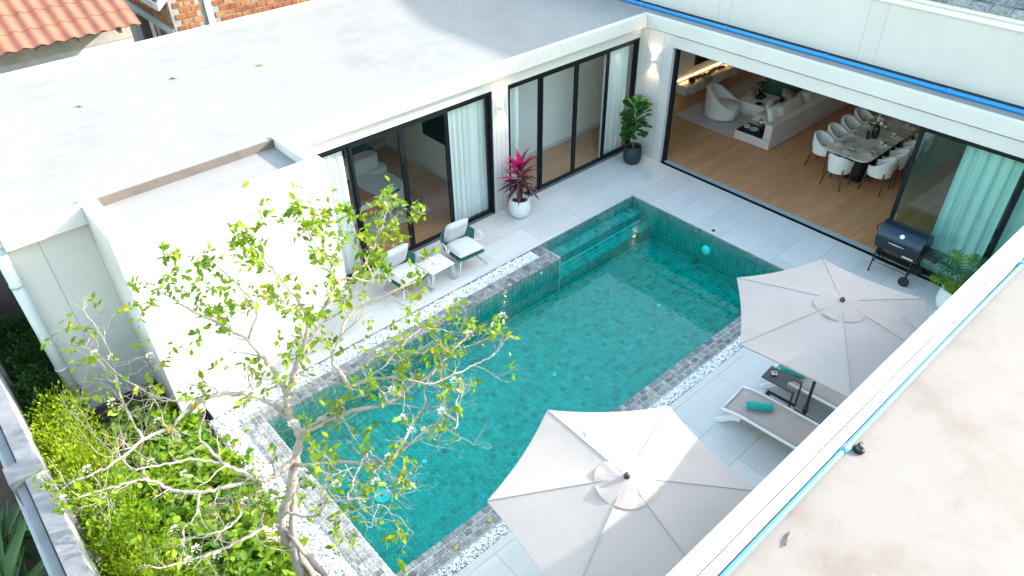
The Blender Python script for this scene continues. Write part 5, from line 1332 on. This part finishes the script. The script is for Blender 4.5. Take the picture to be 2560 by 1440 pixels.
# ------------------------------------------------------------------ the leaning tree over the pool corner
BARK = stains('pale_bark', (0.36, 0.305, 0.255), [((0.15, 0.11, 0.085), 5.0, .48, .68, .8, (1, 1, 1)), ((0.38, 0.345, 0.31), 14, .5, .7, .7, (1, 1, 1)), ((0.06, 0.045, 0.04), 24, .62, .74, .5, (1, 1, 1))], .85, .8)
TREEL = leafmat('tree_leaf', (0.09, 0.20, 0.004), (0.26, 0.38, 0.006), 0.45, 2.5, 0.55, (0.34, 0.25, 0.012))
LIMBS = [
(0.085,0.06,[(10.04,3.56,0.00),(10.16,3.40,0.70),(10.19,3.37,1.25),(9.98,3.36,1.65),(9.81,3.28,1.95),(9.67,3.22,2.20),(9.70,3.14,2.45),(9.64,3.10,2.75)]),
(0.05,0.012,[(9.64,3.10,2.75),(9.52,3.16,3.05),(9.38,3.23,3.35),(9.27,3.21,3.60),(9.28,3.18,3.85),(9.37,3.04,4.15),(9.43,2.77,4.40)]),
(0.03,0.01,[(9.27,3.21,3.60),(9.06,3.30,3.80),(8.87,3.19,3.95),(8.87,2.99,4.15),(8.86,2.70,4.40)]),
(0.045,0.01,[(9.64,3.10,2.75),(9.66,3.01,3.00),(9.70,2.89,3.15),(9.75,2.72,3.35),(9.90,2.51,3.50),(10.09,2.18,3.65),(10.25,1.83,3.80)]),
(0.02,0.008,[(9.75,2.72,3.35),(9.54,2.60,3.60),(9.59,2.25,3.80),(9.69,1.95,3.95),(9.83,1.81,4.00)]),
(0.045,0.012,[(9.70,3.14,2.45),(9.81,2.94,2.65),(10.04,2.79,2.80),(10.30,2.73,2.90),(10.59,2.77,2.90),(10.75,2.82,2.85),(11.04,2.85,2.90),(11.21,2.92,2.90),(11.44,2.96,2.90),(11.61,2.94,2.90)]),
(0.018,0.006,[(10.30,2.73,2.90),(10.63,2.63,3.00),(10.87,2.24,3.10),(10.98,1.71,3.20),(11.11,1.40,3.25)]),
(0.02,0.006,[(11.04,2.85,2.90),(11.02,2.35,3.00),(10.95,2.00,3.10),(10.87,1.63,3.20),(10.88,0.97,3.30)]),
(0.05,0.012,[(9.81,3.28,1.95),(10.04,3.40,2.05),(10.25,3.45,2.15),(10.38,3.34,2.30),(10.49,3.21,2.40),(10.55,2.95,2.50),(10.55,2.85,2.60),(10.40,2.75,2.75)]),
(0.022,0.006,[(10.49,3.21,2.40),(10.70,3.06,2.50),(10.97,2.99,2.60),(11.21,2.96,2.70),(11.30,2.72,2.75),(11.46,1.90,2.85)]),
(0.035,0.01,[(10.25,3.45,2.15),(10.55,3.38,2.25),(10.82,3.30,2.30),(11.02,3.13,2.35),(11.15,2.94,2.45),(11.33,2.88,2.50),(11.52,2.85,2.55),(11.83,2.79,2.60),(11.91,2.69,2.60)]),
(0.018,0.006,[(11.15,2.94,2.45),(11.14,2.77,2.60),(10.97,2.54,2.70),(10.79,2.37,2.85)]),
(0.02,0.006,[(10.82,3.30,2.30),(10.96,3.45,2.20),(11.10,3.55,2.25),(11.17,3.66,2.20)]),
(0.026,0.008,[(10.51,3.50,2.10),(10.62,3.71,2.15),(10.81,3.80,2.20),(11.03,3.72,2.20)]),
(0.03,0.012,[(9.98,3.36,1.65),(10.23,3.39,1.90),(10.44,3.46,2.05),(10.51,3.50,2.10)]),
(0.04,0.011,[(9.67,3.22,2.20),(9.49,3.37,2.35),(9.20,3.55,2.50),(8.85,3.88,2.65),(8.62,3.91,2.75),(8.37,4.00,2.85),(8.11,3.98,2.95),(7.81,3.93,3.00)]),
(0.02,0.006,[(8.85,3.88,2.65),(8.86,3.67,2.80),(8.90,3.48,2.90),(8.65,3.55,3.00),(8.39,3.79,3.05)]),
(0.03,0.01,[(9.86,3.34,1.95),(9.69,3.62,2.10),(9.50,3.86,2.20),(9.33,4.16,2.30),(9.14,4.31,2.40),(8.95,4.38,2.50),(8.67,4.39,2.60),(8.61,4.62,2.65),(8.52,4.64,2.70),(8.37,4.44,2.80)]),
(0.024,0.008,[(9.16,4.36,2.40),(8.90,4.26,2.50),(8.75,4.20,2.60),(8.59,4.15,2.65),(8.44,4.02,2.80),(8.27,3.98,2.90)]),
(0.02,0.009,[(9.33,4.16,2.30),(9.32,4.07,2.40),(9.28,4.21,2.42),(9.25,4.35,2.35)]),
(0.02,0.008,[(9.32,4.08,2.40),(9.43,4.14,2.35),(9.62,4.26,2.30),(9.71,4.32,2.20),(9.54,4.45,2.20),(9.38,4.48,2.20)]),
(0.014,0.005,[(9.71,4.32,2.20),(9.78,4.37,2.10),(9.50,4.55,2.15),(9.46,4.73,2.10)]),
(0.014,0.005,[(9.71,4.32,2.20),(9.92,4.07,2.10),(9.65,4.08,2.30),(9.63,3.89,2.30)]),
(0.045,0.015,[(9.66,3.21,2.25),(9.40,3.39,2.45),(9.16,3.50,2.65),(9.08,3.47,2.75),(9.10,3.34,2.90),(9.10,3.23,3.00),(8.93,3.16,3.20),(8.67,3.01,3.30),(8.31,3.12,3.40),(7.91,3.27,3.50)]),
(0.025,0.007,[(9.08,3.47,2.75),(8.88,3.64,2.85),(8.67,3.86,2.90),(8.48,4.15,2.90),(8.17,4.27,2.95),(7.94,4.34,3.00),(7.77,4.39,3.05)]),
(0.02,0.006,[(9.08,3.47,2.75),(8.78,3.66,2.95),(8.44,3.64,3.10),(8.15,3.62,3.15),(7.93,3.84,3.10)]),
(0.02,0.006,[(8.87,3.19,3.95),(8.68,3.19,3.90),(8.47,3.13,3.95),(8.22,3.00,4.05),(7.99,2.82,4.15)]),
(0.016,0.006,[(8.68,3.19,3.90),(8.50,3.27,3.80),(8.40,2.93,4.00),(8.28,2.61,4.10)]),
(0.035,0.012,[(10.19,3.37,1.25),(10.50,3.49,1.50),(10.86,3.60,1.70),(11.17,3.58,1.80),(11.44,3.54,1.90)]),
(0.03,0.01,[(10.11,3.40,1.40),(9.91,3.75,1.50),(9.69,3.79,1.70),(9.65,4.09,1.80)]),
(0.075,0.045,[(10.36,3.78,-0.05),(10.27,3.66,.5),(10.12,3.46,1.1),(9.93,3.36,1.75)]),
(0.06,0.03,[(9.95,3.95,-0.05),(10.03,3.78,.5),(10.14,3.52,1.0),(10.19,3.38,1.25)]),
]
tree = thing('flowering_tree', 'leaning bare limbed tree with sparse bright leaves over the pool corner', 'tree', (0, 0, 0))
rnd = random.Random(33)
leaves, twig, flowers = [], MB(), []
def leaf_cluster(p, d, n, size):
    for _ in range(n):
        dd = (d.normalized() * 0.5 + Vector((rnd.gauss(0, .7), rnd.gauss(0, .7), rnd.gauss(-.15, .6))))
        s = size * rnd.choice((rnd.uniform(.45, .8), rnd.uniform(.7, 1.1), rnd.uniform(.9, 1.35)))
        leaves.append(aim(p + Vector((rnd.gauss(0, .02), rnd.gauss(0, .02), rnd.gauss(0, .02))), dd, rnd.uniform(-1.2, 1.2), (s * 1.05, s, s)))
def grow(p, d, ln, r, depth):
    n = 5; P = [p]; dd = d.normalized()
    for i in range(n):
        dd = (dd + Vector((rnd.gauss(0, .26), rnd.gauss(0, .26), rnd.gauss(.05, .20)))).normalized()
        P.append(P[-1] + dd * ln / n)
    rs = [r * (1 - .55 * i / n) for i in range(n + 1)]
    twig.tube(P, rs, 5 if r < .006 else 6, cap=False)
    if depth > 0:
        for k in range(rnd.choice((2, 3, 3, 4))):
            i = rnd.randint(2, n); side = Vector((rnd.gauss(0, 1), rnd.gauss(0, 1), rnd.gauss(.15, .6)))
            grow(P[i], dd * .8 + side.normalized() * .9, ln * rnd.uniform(.45, .75), rs[i] * .7, depth - 1)
    if rnd.random() < LEAFY:
        for k in range(rnd.randint(2, 4)):        # leaves along the twig, hanging a little
            u = rnd.uniform(.3, 1) * n; i = min(n - 1, int(u)); q = P[i] + (P[i + 1] - P[i]) * (u - i)
            leaf_cluster(q, dd + Vector((0, 0, -.35)), 1, .088)
        leaf_cluster(P[-1], dd, rnd.choice((1, 1, 2, 2, 4)), .085)
    if rnd.random() < 0.022: flowers.append(P[-1])
for li, (r0, r1, pts) in enumerate(LIMBS):
    P = catmull(pts, 6); n = len(P)
    P = [p + Vector((rnd.gauss(0, .006), rnd.gauss(0, .006), rnd.gauss(0, .006))) for p in P]; P[0] = Vector(pts[0])
    rs = [.74 * (r0 + (r1 - r0) * (i / (n - 1)) ** .8) * (1 + .10 * math.sin(i * 1.7 + li)) for i in range(n)]
    if li in (0, 30, 31): rs = [r * (1 + .16 * math.sin(i * 1.1 + 2) * math.sin(i * .6)) for i, r in enumerate(rs)]
    MB().tube(P, rs, 12 if r0 > .03 else 8).build('trunk' if li in (0, 30, 31) else 'limb', BARK, tree)
    if li in (0, 30, 31): continue
    length = sum((P[i + 1] - P[i]).length for i in range(n - 1)); acc = 0; nxt = length * .22
    low = pts[-1][2] < 2.45
    LEAFY = {1: .62, 2: .62, 3: .5, 4: .62, 6: .1, 7: .12, 5: .14, 8: .14, 9: .18, 10: .18, 15: .24, 16: .2, 17: .1, 18: .1, 23: .36, 24: .2, 25: .28, 26: .7, 27: .7}.get(li, .18)
    for i in range(n - 1):
        acc += (P[i + 1] - P[i]).length
        if acc > nxt:
            nxt = acc + rnd.uniform(.10, .19); q = acc / length
            tg = (P[i + 1] - P[i]).normalized()
            side = Vector((rnd.gauss(0, 1), rnd.gauss(0, 1), rnd.gauss(.1, .7))).normalized()
            grow(P[i], tg * .7 + side * .9, rnd.uniform(.24, .52), max(.0045, rs[i] * .42), 2)
    LEAFY = min(1, LEAFY + .05)
    grow(P[-1], P[-1] - P[-2], .22, r1 * .8, 2)
twig.build('twigs', BARK, tree)['kind'] = 'stuff'
o = scatter('crown', LV, LF, leaves, TREEL, tree); o['kind'] = 'stuff'
fl_ = MB()
for p in flowers:
    for k in range(16):
        a = k * 2.4; q = (k + .5) / 16; ph = math.acos(1 - q)
        d = Vector((math.sin(ph) * math.cos(a), math.sin(ph) * math.sin(a), math.cos(ph)))
        M = aim(p + d * .025, d, k, .03)
        fl_.add([M @ Vector(v) for v in LV], LF)
fl_.build('blossoms', mat('tree_blossom', (0.78, 0.74, 0.60), .7), tree)['kind'] = 'stuff'
